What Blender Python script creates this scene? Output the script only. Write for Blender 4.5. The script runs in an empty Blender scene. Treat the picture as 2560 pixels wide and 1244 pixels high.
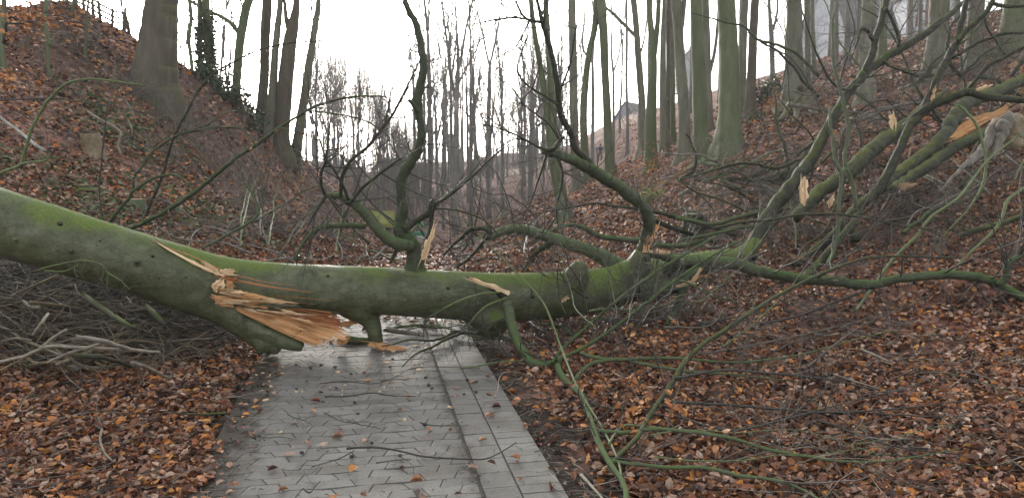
import bpy, bmesh, math, random
import numpy as np
from mathutils import Vector, Matrix
from mathutils.bvhtree import BVHTree

# ------------------------------------------------------------------ camera, sky, sun, exposure
S = bpy.context.scene
C = S.collection
R = math.radians
F = 1900.0                       # focal length in photo pixels (photo 2560 x 1244)
CAM_H = 1.75
PITCH = math.atan((622 - 400) / F)
cam = bpy.data.cameras.new('camera')
cam.sensor_width = 36
cam.lens = 36 * F / 2560
cam.clip_start = 0.05
cam.clip_end = 3000
co = bpy.data.objects.new('camera', cam)
C.objects.link(co)
co.location = (0, 0, CAM_H)
co.rotation_euler = (math.pi / 2 - PITCH, 0, 0)
S.camera = co

SUN_EL, SUN_AZ = R(13), R(-16)   # low sun ahead, left of the view axis
w = bpy.data.worlds.new('World')
S.world = w
w.use_nodes = True
nt = w.node_tree
bg = nt.nodes['Background']
sky = nt.nodes.new('ShaderNodeTexSky')
sky.sky_type = 'NISHITA'
sky.sun_disc = False
sky.sun_elevation = SUN_EL
sky.sun_rotation = SUN_AZ
sky.dust_density = 3.0
sky.air_density = 1.0
hs = nt.nodes.new('ShaderNodeHueSaturation')
hs.inputs['Saturation'].default_value = 0.22
nt.links.new(sky.outputs[0], hs.inputs['Color'])
veil = nt.nodes.new('ShaderNodeMix')          # even cloud cover over the clear-sky model
veil.data_type = 'RGBA'
veil.inputs[0].default_value = 0.22
veil.inputs[7].default_value = (4.8, 4.8, 4.85, 1)
nt.links.new(hs.outputs[0], veil.inputs[6])
nt.links.new(veil.outputs[2], bg.inputs['Color'])
bg.inputs['Strength'].default_value = 0.15

sl = bpy.data.lights.new('sun', 'SUN')
sl.energy = 1.5
sl.angle = R(12)
sl.color = (1.0, 0.94, 0.84)
so = bpy.data.objects.new('sun', sl)
C.objects.link(so)
sd = Vector((math.sin(SUN_AZ) * math.cos(SUN_EL), math.cos(SUN_AZ) * math.cos(SUN_EL), math.sin(SUN_EL)))
so.rotation_euler = sd.to_track_quat('Z', 'Y').to_euler()

S.view_settings.view_transform = 'Standard'
S.view_settings.look = 'None'
S.view_settings.exposure = 1.95
S.view_settings.gamma = 1.0

# ------------------------------------------------------------------ pixel <-> world
CP, SP = math.cos(PITCH), math.sin(PITCH)

def ray(px, py):
    a, b = (px - 1280) / F, -(py - 622) / F
    return np.array([a, CP + b * SP, -SP + b * CP])

def P(px, py, Y):
    d = ray(px, py)
    return np.array([0, 0, CAM_H]) + d * (Y / d[1])

# ------------------------------------------------------------------ noise
def vnoise(x, y, seed=0):
    x = np.asarray(x, float); y = np.asarray(y, float)
    xi, yi = np.floor(x).astype(np.int64), np.floor(y).astype(np.int64)
    fx, fy = x - xi, y - yi
    fx = fx * fx * (3 - 2 * fx); fy = fy * fy * (3 - 2 * fy)
    def hsh(a, b):
        n = (a * 374761393 + b * 668265263 + seed * 1274126177) & 0xffffffff
        n = ((n ^ (n >> 13)) * 1274126177) & 0xffffffff
        return ((n ^ (n >> 16)) & 0xffff) / 65535.0
    return (hsh(xi, yi) * (1 - fx) + hsh(xi + 1, yi) * fx) * (1 - fy) + (hsh(xi, yi + 1) * (1 - fx) + hsh(xi + 1, yi + 1) * fx) * fy - 0.5

# ------------------------------------------------------------------ terrain
PATH_Y = [-20, 2, 3.94, 7, 9.5, 11.5, 13.5, 16, 20, 30, 45, 70]
PATH_X = [4.0, -0.34, -0.72, -1.32, -1.72, -1.86, -1.80, -1.75, -2.1, -3.8, -6.0, -9.0]
PATH_ZY = [-20, 8.5, 12, 16, 25, 40, 60, 90]
PATH_Z = [0, 0, -0.08, -0.30, -1.2, -2.6, -4.0, -4.0]
HW = 0.975
def path_x(Y): return np.interp(Y, PATH_Y, PATH_X)
def path_z(Y): return np.interp(Y, PATH_ZY, PATH_Z)

CTRL_PX = [  # photo x, photo y, distance
    # left, near
    (0, 1244, 3.9), (300, 1244, 3.9), (-300, 1244, 3.9), (0, 1080, 4.85), (250, 1080, 4.88), (-300, 1080, 4.7), (0, 900, 6.1), (250, 900, 6.4), (450, 900, 6.6), (-300, 900, 5.7),
    (0, 700, 8.2), (250, 740, 8.6), (450, 760, 8.9), (600, 780, 8.7), (-300, 650, 7.6),
    (0, 560, 9.8), (200, 600, 10.2), (400, 600, 11.0), (550, 640, 11.2), (700, 660, 12.2), (800, 660, 12.6),
    (0, 450, 11.5), (-300, 400, 10.5), (200, 450, 12.8), (400, 500, 13.5), (600, 530, 14.5), (700, 580, 15.0), (800, 590, 16.5), (880, 625, 16.0),
    (0, 250, 14.2), (-300, 150, 13), (230, 330, 15.5), (300, 250, 17.5), (500, 400, 17.5), (600, 450, 18), (700, 480, 20.5), (800, 540, 23), (900, 570, 27),
    (0, 100, 16.5), (100, 40, 19), (200, 110, 18.5), (-300, -100, 16),
    (170, 5, 20.5), (250, 80, 20), (330, 145, 19.6), (440, 205, 20), (560, 262, 22), (640, 300, 25), (700, 335, 28), (760, 395, 32), (810, 440, 38),
    (700, 400, 25), (780, 470, 29), (860, 490, 40), (920, 530, 48), (880, 440, 62), (960, 470, 75), (960, 430, 110),
    # valley
    (1050, 642, 15.2), (1000, 612, 25), (1000, 598, 38), (1020, 590, 52), (1080, 520, 70), (1100, 450, 100), (1150, 425, 125), (1000, 440, 120),
    # right
    (1700, 1244, 3.9), (2100, 1244, 3.8), (2560, 1244, 3.65), (2860, 1244, 3.4), (1600, 1080, 4.85), (2100, 1080, 4.75), (2560, 1080, 4.45), (2860, 1050, 4.3),
    (1400, 900, 6.6), (1800, 900, 6.5), (2200, 900, 6.2), (2560, 900, 5.7), (2860, 860, 5.4),
    (1300, 790, 8.4), (1600, 790, 8.4), (1900, 770, 8.3), (2200, 740, 8.0), (2560, 730, 7.2), (2860, 660, 6.8),
    (1200, 690, 11.2), (1400, 690, 11.3), (1600, 680, 11.0), (1800, 660, 10.7), (2000, 630, 10.2), (2300, 600, 9.6), (2560, 570, 9.2), (2860, 500, 8.6),
    (1150, 640, 15), (1300, 610, 16), (1500, 600, 15.5), (1600, 560, 16.5), (1750, 560, 14.4), (2000, 520, 12.8), (2200, 480, 12.2), (2560, 420, 11.8), (2860, 330, 11),
    (1200, 590, 24), (1400, 550, 22), (1450, 480, 29), (1300, 520, 33), (1520, 435, 36), (1600, 430, 30), (1700, 450, 22), (1750, 390, 24), (1820, 378, 21.5), (1900, 370, 19.5), (2000, 400, 17),
    (2200, 340, 16.5), (2400, 300, 15.5), (2560, 250, 15.5), (2860, 150, 14),
    (1870, 275, 30), (1990, 275, 25), (2160, 250, 22.5), (2335, 200, 22), (2435, 155, 22), (2540, 110, 22), (2860, 0, 20),
    (1500, 405, 80), (1560, 340, 85), (1460, 390, 90), (1400, 420, 80), (1300, 440, 85), (1250, 425, 115), (1350, 410, 118),
    (1640, 350, 55), (1700, 290, 55), (1780, 260, 55), (1930, 195, 46), (2050, 150, 45), (2200, 130, 42), (2350, 60, 42), (2540, 20, 40), (2860, -100, 36),
    (1580, 300, 110), (1720, 250, 95),
]
CTRL_W = [  # behind the crests: x, y, z
    (-19, 27, 4.6), (-14, 30, 3.0), (-13, 36, 2.0), (-14, 46, 0.4), (-24, 20, 6.5), (-30, 40, 3), (-22, 70, -1), (-45, 90, -1),
    (20, 75, 8.4), (34, 70, 11.5), (45, 60, 13), (26, 110, 8), (50, 110, 12), (8, 160, 0.6), (-10, 160, 0.4), (-40, 160, 0), (40, 170, 6), (0, 220, -3), (60, 220, 2), (-60, 220, -4),
]
US = 2.6
def q_of(z, Y): return z / (1 + Y / 10)
_A = []
for px, py, Y in CTRL_PX:
    p = P(px, py, Y)
    _A.append((p[0] / Y * US, math.log(Y), q_of(p[2], Y)))
for X, Y, z in CTRL_W:
    _A.append((X / Y * US, math.log(Y), q_of(z, Y)))
_A = np.array(_A)
def _phi(d2):
    return np.where(d2 > 1e-12, 0.5 * d2 * np.log(d2 + 1e-12), 0)
def _fit(A, lam=2e-3):
    n = len(A)
    d2 = ((A[:, None, :2] - A[None, :, :2]) ** 2).sum(2)
    K = np.zeros((n + 3, n + 3))
    K[:n, :n] = _phi(d2) + lam * np.eye(n)
    K[:n, n] = 1; K[:n, n + 1:n + 3] = A[:, :2]
    K[n:, :n] = K[:n, n:].T
    return np.linalg.solve(K, np.concatenate([A[:, 2], [0, 0, 0]]))
_W = _fit(_A)

def height(X, Y, raw=False):
    X = np.atleast_1d(np.asarray(X, float)); Y = np.atleast_1d(np.asarray(Y, float))
    Ye = np.clip(Y, 3.2, 230)
    u = np.clip(X / Ye, -0.86, 0.86) * US
    v = np.log(Ye)
    out = np.empty(len(X))
    for i in range(0, len(X), 20000):
        s = slice(i, i + 20000)
        d2 = (u[s, None] - _A[None, :, 0]) ** 2 + (v[s, None] - _A[None, :, 1]) ** 2
        out[s] = _phi(d2) @ _W[:-3] + _W[-3] + _W[-2] * u[s] + _W[-1] * v[s]
    z = out * (1 + Ye / 10)
    dp = np.abs(X - path_x(Y))
    k = np.clip((dp - HW) / 0.9, 0, 1)
    k = k * k * (3 - 2 * k)
    n = 0.22 * vnoise(X * 0.45, Y * 0.45, 1) + 0.10 * vnoise(X * 1.3, Y * 1.3, 2) + 0.035 * vnoise(X * 4, Y * 4, 3)
    n = n * np.clip(0.35 + Ye / 25, 0, 1.6)
    n = n + np.clip((Ye - 85) / 30, 0, 1) * (4.0 * vnoise(X * 0.06, Y * 0.03, 5) + 1.8 * vnoise(X * 0.17, Y * 0.1, 6) + 0.5)
    far = np.clip((Y - 40) / 30, 0, 1)
    kk = k * (1 - far) + far
    return (z + n) * kk + (path_z(Y) - 0.035) * (1 - kk)

def h(X, Y): return float(height(X, Y)[0])

_rows = np.concatenate([[-25, -15, -9, -5, -2.5, -1], np.linspace(0, 3, 16), 3.0 * (235 / 3.0) ** (np.arange(1, 420) / 419)])
_cols = np.linspace(-1.12, 1.12, 470)
_GY = np.repeat(_rows, len(_cols)).reshape(len(_rows), -1)
_GX = _cols[None, :] * np.maximum(_GY, 6.0)
_GZ = height(_GX.ravel(), _GY.ravel())
_V = np.stack([_GX.ravel(), _GY.ravel(), _GZ], 1)
_nr, _nc = len(_rows), len(_cols)
_i = (np.arange(_nr - 1)[:, None] * _nc + np.arange(_nc - 1)[None, :]).ravel()
_Q = np.stack([_i, _i + 1, _i + _nc + 1, _i + _nc], 1)
TERRAIN = BVHTree.FromPolygons([tuple(v) for v in _V], [tuple(int(k) for k in q) for q in _Q])

def ground(px, py, lift=0.0, default=None):
    """the point where the line of sight through this photo pixel meets the ground"""
    d = ray(px, py); d = d / np.linalg.norm(d)
    hit = TERRAIN.ray_cast(Vector((0, 0, CAM_H)), Vector(d))
    if hit[0] is None:
        if default is None: return None
        return P(px, py, default)
    p = np.array(hit[0])
    if lift:
        p = p - d * lift / max(0.15, abs(d[2]))
    return p

# ------------------------------------------------------------------ mesh helpers
class MB:
    def __init__(s):
        s.v = []; s.n = 0; s.q = []; s.qm = []; s.poly = []; s.pm = []
    def add(s, verts, quads=None, polys=(), m=0):
        verts = np.asarray(verts, float).reshape(-1, 3)
        if quads is not None and len(quads):
            quads = np.asarray(quads, np.int64).reshape(-1, 4) + s.n
            s.q.append(quads); s.qm.append(np.full(len(quads), m))
        for p in polys:
            s.poly.append([int(i) + s.n for i in p]); s.pm.append(m)
        s.v.append(verts); s.n += len(verts)
    def arrays(s):
        V = np.concatenate(s.v) if s.v else np.zeros((0, 3))
        Q = np.concatenate(s.q) if s.q else np.zeros((0, 4), np.int64)
        return V, Q
    def build(s, name, mats, parent=None, smooth=True, origin=None):
        V, Q = s.arrays()
        if not isinstance(mats, (list, tuple)): mats = [mats]
        if parent is not None: org = np.array(parent['_w'])
        elif origin is not None: org = np.asarray(origin, float)
        else: org = np.array([V[:, 0].mean(), V[:, 1].mean(), V[:, 2].min()])
        me = bpy.data.meshes.new(name)
        me.vertices.add(len(V)); me.vertices.foreach_set('co', (V - org).astype(np.float32).ravel())
        tot = np.concatenate([np.full(len(Q), 4), np.array([len(p) for p in s.poly], int)]).astype(np.int32)
        li = np.concatenate([Q.ravel()] + [np.array(p) for p in s.poly]).astype(np.int32)
        me.loops.add(len(li)); me.loops.foreach_set('vertex_index', li)
        me.polygons.add(len(tot))
        st = np.concatenate([[0], np.cumsum(tot)[:-1]]).astype(np.int32)
        me.polygons.foreach_set('loop_start', st); me.polygons.foreach_set('loop_total', tot)
        mi = np.concatenate((s.qm if s.qm else [np.zeros(0)]) + [np.array(s.pm)]).astype(np.int32)
        for m in mats: me.materials.append(m)
        me.polygons.foreach_set('material_index', mi)
        me.polygons.foreach_set('use_smooth', np.full(len(tot), smooth))
        me.update(calc_edges=True); me.validate()
        o = bpy.data.objects.new(name, me)
        C.objects.link(o)
        if parent is not None: o.parent = parent
        else: o.location = org
        o['_w'] = tuple(org)
        return o

def weld(o, voxel, it=5):
    """merge overlapping tubes into one continuous skin"""
    m = o.modifiers.new('weld', 'REMESH'); m.mode = 'VOXEL'; m.voxel_size = voxel; m.use_smooth_shade = True
    k = o.modifiers.new('soft', 'SMOOTH'); k.iterations = it; k.factor = 0.5
    dg = bpy.context.evaluated_depsgraph_get()
    me = bpy.data.meshes.new_from_object(o.evaluated_get(dg))
    mats = list(o.data.materials)
    o.modifiers.clear(); o.data = me
    if not me.materials:
        for q in mats: me.materials.append(q)
    me.polygons.foreach_set('use_smooth', np.ones(len(me.polygons), bool))
    return o

def tag(o, label=None, cat=None, group=None, kind=None):
    if label: o['label'] = label
    if cat: o['category'] = cat
    if group: o['group'] = group
    if kind: o['kind'] = kind
    return o

def thing(name, label, cat, loc, group=None):
    o = bpy.data.objects.new(name, None)
    o.empty_display_size = 0.2
    C.objects.link(o)
    o.location = loc
    o['_w'] = tuple(float(c) for c in loc)
    return tag(o, label, cat, group)

def spline(pts, n_per=5):
    """Catmull-Rom through rows of any width"""
    p = np.asarray(pts, float)
    if len(p) < 3:
        t = np.linspace(0, 1, n_per + 1)[:, None]
        return p[0] * (1 - t) + p[-1] * t
    p = np.vstack([2 * p[0] - p[1], p, 2 * p[-1] - p[-2]])
    out = []
    for i in range(1, len(p) - 2):
        t = (np.arange(n_per) / n_per)[:, None]
        a, b, c, d = p[i - 1], p[i], p[i + 1], p[i + 2]
        out.append(0.5 * (2 * b + (c - a) * t + (2 * a - 5 * b + 4 * c - d) * t ** 2 + (3 * b - a - 3 * c + d) * t ** 3))
    out.append(p[-2][None])
    return np.concatenate(out)

def tube(mb, pts, rad, sides=6, m=0, rough=0.0, seed=0, lobes=None, cap=True, capm=None, freq=3.0):
    p = np.asarray(pts, float); r = np.maximum(np.asarray(rad, float), 1e-4)
    n = len(p)
    t = np.gradient(p, axis=0); t /= np.linalg.norm(t, axis=1)[:, None] + 1e-9
    ref = np.array([0, 0, 1.0]) if abs(t[0][2]) < 0.9 else np.array([1.0, 0, 0])
    a = np.cross(t[0], ref); a /= np.linalg.norm(a)
    A = np.empty((n, 3))
    for i in range(n):
        a = a - t[i] * a.dot(t[i]); a /= np.linalg.norm(a) + 1e-9
        A[i] = a
    B = np.cross(t, A)
    th = np.arange(sides) / sides * 2 * np.pi
    rr = np.repeat(r[:, None], sides, 1)
    if rough:
        L = np.concatenate([[0], np.cumsum(np.linalg.norm(np.diff(p, axis=0), axis=1))])
        s_ = L[:, None] * freq / max(r.max() * 6, 0.15)
        rr = rr * (1 + rough * 2 * (vnoise(np.cos(th)[None] * 1.3 + s_ * 0.6 + seed * 7.1, np.sin(th)[None] * 1.3 + s_ * 0.5, seed % 97)
                                    + 0.5 * vnoise(np.cos(th)[None] * 2.7 + s_ * 1.9, np.sin(th)[None] * 2.7 - s_ * 1.4 + seed, seed % 89)))
    if lobes is not None:
        rr = rr * (1 + lobes[:, None] * (np.cos(5 * th + seed)[None] * 0.6 + np.cos(3 * th + seed * 2.3)[None] * 0.6))
    V = p[:, None] + rr[..., None] * (np.cos(th)[None, :, None] * A[:, None] + np.sin(th)[None, :, None] * B[:, None])
    i = np.arange(n - 1)[:, None] * sides; j = np.arange(sides)[None]; k = (j + 1) % sides
    Q = np.stack([i + j, i + k, i + sides + k, i + sides + j], -1).reshape(-1, 4)
    mb.add(V.reshape(-1, 3), Q, m=m)
    if cap and (r[0] > 0.004 or r[-1] > 0.004):
        base = mb.n - n * sides
        mm = m if capm is None else capm
        for ring, fl in ((0, True), (n - 1, False)):
            if r[ring] > 0.004:
                idx = [base + ring * sides + q for q in range(sides)]
                mb.poly.append(idx[::-1] if fl else idx); mb.pm.append(mm)

def px_line(spec, Y0=None, Y1=None):
    """rows (photo x, photo y, width in photo px[, distance]) -> points and radii"""
    pts, rad = [], []
    n = len(spec)
    for i, s in enumerate(spec):
        if len(s) > 3 and s[3] is not None:
            Y = s[3]
            g = ground(s[0], s[1], (0.085 if s[2] < 17 else 0.012) + 0.5 * s[2] * Y / F * 0.5)
            if g is not None and Y > g[1]: Y = g[1]      # never sink into the ground
        elif Y0 is not None:
            Y = Y0 + ((Y1 if Y1 is not None else Y0) - Y0) * i / max(1, n - 1)
        else:
            g = ground(s[0], s[1], 0.03)
            Y = g[1] if g is not None else 12.0
        pts.append(P(s[0], s[1], Y)); rad.append(s[2] * 0.5 * Y / F)
    return np.array(pts), np.array(rad)

def px_tube(mb, spec, Y0=None, Y1=None, sides=8, rough=0.06, n_per=5, seed=1, m=0, capm=None, wob=0.0):
    pts, rad = px_line(spec, Y0, Y1)
    c = spline(np.column_stack([pts, rad]), n_per)
    if wob:
        s_ = np.arange(len(c)) * 0.7
        amp = wob * c[:, 3]
        c[:, 0] += amp * 2 * vnoise(s_, s_ * 0 + seed, 5); c[:, 2] += amp * 2 * vnoise(s_, s_ * 0 + seed, 6)
    tube(mb, c[:, :3], c[:, 3], sides, m, rough, seed, capm=capm)
    return c

def unit(v): return v / (np.linalg.norm(v) + 1e-9)

def grow(mb, p, d, L, r, lv, rng, up=0.08, wob=0.22, kids=(3, 5), ang=(25, 60), sides=4, m=0, tips=None, end=0.3, seg=None, lo=0.25):
    n = max(4, int(L / seg)) if seg else (6 if lv > 0 else 4)
    q = [np.array(p, float)]; dd = unit(np.array(d, float)); ds = [dd]
    for _ in range(n):
        dd = unit(dd + rng.normal(0, wob, 3) * 0.5 + np.array([0, 0, up]))
        q.append(q[-1] + dd * L / n); ds.append(dd)
    q = np.array(q)
    rad = r * (1 - (1 - end) * np.arange(n + 1) / n)
    tube(mb, q, rad, sides if lv > 0 else max(3, sides - 1), m, cap=False)
    if tips is not None: tips.append((q[-1], dd))
    if lv <= 0: return
    for _ in range(rng.integers(kids[0], kids[1] + 1)):
        t = rng.uniform(lo, 0.97); i = min(n, int(t * n + 0.5))
        a = R(rng.uniform(*ang))
        ax = unit(np.cross(ds[i], rng.normal(0, 1, 3)))
        nd = ds[i] * math.cos(a) + ax * math.sin(a)
        grow(mb, q[i], nd, L * rng.uniform(0.35, 0.65) * (1.15 - 0.5 * t), max(rad[i] * rng.uniform(0.45, 0.7), 0.0012), lv - 1, rng, up, wob, kids, ang, sides, m, tips, end, seg, lo)

def twigs_on(mb, c, rng, n, L, r, lv=1, up=0.05, t0=0.2, t1=1.0, side=None, **kw):
    """twigs along a sampled limb c (x, y, z, radius)"""
    tips = []
    for _ in range(n):
        i = int(rng.uniform(t0, t1) * (len(c) - 1))
        i = min(max(i, 1), len(c) - 1)
        t = unit(c[i, :3] - c[i - 1, :3])
        d = unit(np.cross(t, rng.normal(0, 1, 3)) + t * rng.uniform(0.1, 0.9))
        if side is not None: d = unit(d + np.array(side))
        l = L * rng.uniform(0.4, 1.2)
        grow(mb, c[i, :3], d, l, min(r * rng.uniform(0.6, 1.2), c[i, 3] * 0.7), lv, rng, up=up, tips=tips, **kw)
    return tips

def leaf_arrays(P0, size, rng, tilt, nrm=None, hang=None):
    """folded six-point leaves at P0"""
    n = len(P0)
    az = rng.uniform(0, 2 * np.pi, n)
    a = np.stack([np.cos(az), np.sin(az), np.zeros(n)], 1)
    N = np.tile([0, 0, 1.0], (n, 1)) if nrm is None else nrm
    N = N + rng.normal(0, 1, (n, 3)) * tilt[:, None]
    N /= np.linalg.norm(N, axis=1)[:, None]
    a = a - N * (a * N).sum(1)[:, None]
    a /= np.linalg.norm(a, axis=1)[:, None] + 1e-9
    b = np.cross(N, a)
    s = size[:, None]
    wd = rng.uniform(0.42, 0.66, n)[:, None]
    cu = rng.uniform(-0.05, 0.35, n)[:, None]
    cv = rng.uniform(-0.25, 0.25, n)[:, None]
    v0 = P0 - a * s * 0.5 + N * s * cv
    v3 = P0 + a * s * 0.5 + N * s * cv
    v1 = P0 - a * s * 0.18 + b * s * wd * 0.5 + N * s * cu
    v2 = P0 + a * s * 0.22 + b * s * wd * 0.46 + N * s * cu
    v4 = P0 + a * s * 0.22 - b * s * wd * 0.46 + N * s * cu * 0.8
    v5 = P0 - a * s * 0.18 - b * s * wd * 0.5 + N * s * cu * 0.8
    V = np.stack([v0, v1, v2, v3, v4, v5], 1).reshape(-1, 3)
    k = np.arange(n)[:, None] * 6
    Q = np.concatenate([k + np.array([[0, 3, 2, 1]]), k + np.array([[0, 5, 4, 3]])], 0)
    return V, Q

# ------------------------------------------------------------------ materials
def new_mat(name):
    m = bpy.data.materials.new(name)
    m.use_nodes = True
    t = m.node_tree
    return m, t, t.nodes['Principled BSDF']

def ramp(t, stops, fac):
    r = t.nodes.new('ShaderNodeValToRGB')
    e = r.color_ramp.elements
    while len(e) < len(stops): e.new(0.5)
    for k, (p, c) in enumerate(stops):
        e[k].position = p; e[k].color = (*c, 1)
    t.links.new(fac, r.inputs[0])
    return r.outputs[0]

def noise(t, scale, detail=5, stretch=(1, 1, 1), rough=0.6, dist=0.0, vec=None):
    n = t.nodes.new('ShaderNodeTexNoise')
    n.inputs['Scale'].default_value = scale; n.inputs['Detail'].default_value = detail
    n.inputs['Roughness'].default_value = rough; n.inputs['Distortion'].default_value = dist
    mp = t.nodes.new('ShaderNodeMapping')
    mp.inputs['Scale'].default_value = stretch
    if vec is None:
        tc = t.nodes.new('ShaderNodeNewGeometry'); vec = tc.outputs['Position']
    t.links.new(vec, mp.inputs[0]); t.links.new(mp.outputs[0], n.inputs['Vector'])
    return n.outputs['Fac']

def mix(t, fac, a, b, blend='MIX'):
    m = t.nodes.new('ShaderNodeMix'); m.data_type = 'RGBA'; m.blend_type = blend
    if hasattr(fac, 'links') or hasattr(fac, 'is_linked'): t.links.new(fac, m.inputs[0])
    else: m.inputs[0].default_value = fac
    for v, s in ((a, 6), (b, 7)):
        if isinstance(v, tuple): m.inputs[s].default_value = (*v, 1)
        else: t.links.new(v, m.inputs[s])
    return m.outputs[2]

def math_(t, op, a, b=None, clamp=False):
    m = t.nodes.new('ShaderNodeMath'); m.operation = op; m.use_clamp = clamp
    for k, v in enumerate((a, b)):
        if v is None: continue
        if isinstance(v, (int, float)): m.inputs[k].default_value = v
        else: t.links.new(v, m.inputs[k])
    return m.outputs[0]

def bump(t, bs, hgt, strength=0.4, dist=0.02):
    b = t.nodes.new('ShaderNodeBump')
    b.inputs['Strength'].default_value = strength; b.inputs['Distance'].default_value = dist
    t.links.new(hgt, b.inputs['Height']); t.links.new(b.outputs[0], bs.inputs['Normal'])

def smooth_range(t, v, a, b):
    m = t.nodes.new('ShaderNodeMapRange'); m.interpolation_type = 'SMOOTHSTEP'
    m.inputs[1].default_value = a; m.inputs[2].default_value = b
    t.links.new(v, m.inputs[0])
    return m.outputs[0]

def bark_mat(name, c0, c1, c2, moss=None, moss_lo=0.2, moss_hi=0.9, rough=0.62, scale=9, stretch=(1, 1, 0.25), bmp=0.35, side=0.5, rings=False):
    """bark with blotches; moss is a growth that prefers faces turned up"""
    m, t, b = new_mat(name)
    n1 = noise(t, scale, 6, stretch); n2 = noise(t, scale * 0.22, 4, stretch); n3 = noise(t, scale * 9, 3, stretch)
    col = ramp(t, [(0.3, c0), (0.52, c1), (0.72, c2)], n1)
    col = mix(t, smooth_range(t, n2, 0.42, 0.62), col, mix(t, 0.5, col, c0))
    if moss:
        g = t.nodes.new('ShaderNodeNewGeometry'); sx = t.nodes.new('ShaderNodeSeparateXYZ')
        t.links.new(g.outputs['Normal'], sx.inputs[0])
        f = math_(t, 'ADD', sx.outputs['Z'], math_(t, 'MULTIPLY', math_(t, 'SUBTRACT', n2, 0.5), 2.2))
        f = math_(t, 'ADD', f, math_(t, 'MULTIPLY', math_(t, 'SUBTRACT', n1, 0.5), 0.9))
        if rings:
            sp = t.nodes.new('ShaderNodeSeparateXYZ'); t.links.new(g.outputs['Position'], sp.inputs[0])
            f = math_(t, 'ADD', f, math_(t, 'MULTIPLY', smooth_range(t, sp.outputs['X'], -0.6, 1.3), 0.5))
            st = noise(t, 5, 6, (5, 0.7, 0.7), 0.7)
            col = mix(t, smooth_range(t, st, 0.5, 0.75), col, mix(t, 0.55, col, (0.03, 0.032, 0.018)))
            ln = noise(t, 3.2, 8, (0.5, 2.6, 2.6), 0.75)
            col = mix(t, smooth_range(t, math_(t, 'ABSOLUTE', math_(t, 'SUBTRACT', ln, 0.5)), 0.030, 0.004), col, mix(t, 0.6, col, (0.018, 0.018, 0.010)))
            sp2 = noise(t, 26, 3)
            col = mix(t, smooth_range(t, sp2, 0.66, 0.74), col, (0.02, 0.022, 0.012))
            col = mix(t, smooth_range(t, noise(t, 3.1, 5), 0.58, 0.75), col, (0.125, 0.135, 0.10))
        f = smooth_range(t, f, moss_lo, moss_hi)
        mc = mix(t, smooth_range(t, n3, 0.3, 0.7), moss, tuple(x * 0.62 for x in moss))
        col = mix(t, f, col, mc)
        rr = t.nodes.new('ShaderNodeMapRange')
        rr.inputs[3].default_value = rough; rr.inputs[4].default_value = 0.95
        t.links.new(f, rr.inputs[0]); t.links.new(rr.outputs[0], b.inputs['Roughness'])
    else:
        b.inputs['Roughness'].default_value = rough
    t.links.new(col, b.inputs['Base Color'])
    b.inputs['Specular IOR Level'].default_value = 0.26
    bump(t, b, math_(t, 'ADD', math_(t, 'ADD', n1, math_(t, 'MULTIPLY', n3, 0.35)), math_(t, 'MULTIPLY', noise(t, scale * 3.2, 5, stretch), 0.5)), bmp * 1.4, 0.018)
    return m

def island_mat(name, stops, rough=0.6, nscale=30, bmp=0.2, trans=0.0, damp=False):
    """colour drawn per separate piece (leaf, chip, paver) with fine mottling"""
    m, t, b = new_mat(name)
    g = t.nodes.new('ShaderNodeNewGeometry')
    col = ramp(t, stops, g.outputs['Random Per Island'])
    n = noise(t, nscale, 4)
    col = mix(t, smooth_range(t, n, 0.35, 0.7), col, mix(t, 0.55, col, (0.02, 0.015, 0.012)))
    if damp:
        col = mix(t, math_(t, 'MULTIPLY', smooth_range(t, noise(t, 1.1, 6), 0.48, 0.66), 0.62), col, (0.035, 0.021, 0.018))
    t.links.new(col, b.inputs['Base Color'])
    b.inputs['Roughness'].default_value = rough
    b.inputs['Specular IOR Level'].default_value = 0.16
    if trans: b.inputs['Transmission Weight'].default_value = 0.0
    bump(t, b, n, bmp, 0.01)
    return m

def plain(name, c, rough=0.6, nscale=12, var=0.35):
    m, t, b = new_mat(name)
    n = noise(t, nscale, 4)
    t.links.new(mix(t, smooth_range(t, n, 0.3, 0.7), c, tuple(x * (1 - var) for x in c)), b.inputs['Base Color'])
    b.inputs['Roughness'].default_value = rough
    bump(t, b, n, 0.15, 0.01)
    return m

M = {}
M['fallen'] = bark_mat('fallen beech bark', (0.05, 0.056, 0.028), (0.078, 0.087, 0.047), (0.118, 0.126, 0.08), (0.105, 0.145, 0.032), 0.36, 1.25, 0.45, 7, (1, 1, 1), 0.4, rings=True)
M['limb'] = bark_mat('mossy limb bark', (0.025, 0.03, 0.017), (0.045, 0.055, 0.03), (0.07, 0.08, 0.05), (0.066, 0.105, 0.03), 0.0, 1.1, 0.6, 14, (1, 1, 1), 0.35)
M['green_limb'] = bark_mat('green limb bark', (0.045, 0.052, 0.03), (0.07, 0.082, 0.046), (0.105, 0.118, 0.072), (0.08, 0.118, 0.042), -0.15, 1.1, 0.6, 14, (1, 1, 1), 0.35)
M['dark_limb'] = bark_mat('dark limb bark', (0.014, 0.015, 0.010), (0.03, 0.031, 0.02), (0.055, 0.055, 0.036), (0.075, 0.09, 0.025), 0.3, 1.1, 0.65, 16, (1, 1, 1), 0.5)
M['log'] = bark_mat('mossy log bark', (0.02, 0.024, 0.015), (0.04, 0.045, 0.026), (0.065, 0.068, 0.045), (0.10, 0.116, 0.032), 0.25, 1.2, 0.7, 10, (1, 1, 1), 0.5)
M['beech'] = bark_mat('standing beech bark', (0.07, 0.068, 0.045), (0.115, 0.112, 0.078), (0.165, 0.16, 0.12), (0.085, 0.115, 0.04), 0.25, 0.8, 0.75, 4.5, (1, 1, 0.22), 0.3)
M['green_beech'] = bark_mat('algae green beech bark', (0.055, 0.068, 0.032), (0.085, 0.10, 0.05), (0.118, 0.125, 0.08), (0.07, 0.10, 0.035), 0.05, 0.8, 0.75, 4.5, (1, 1, 0.22), 0.3)
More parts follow.
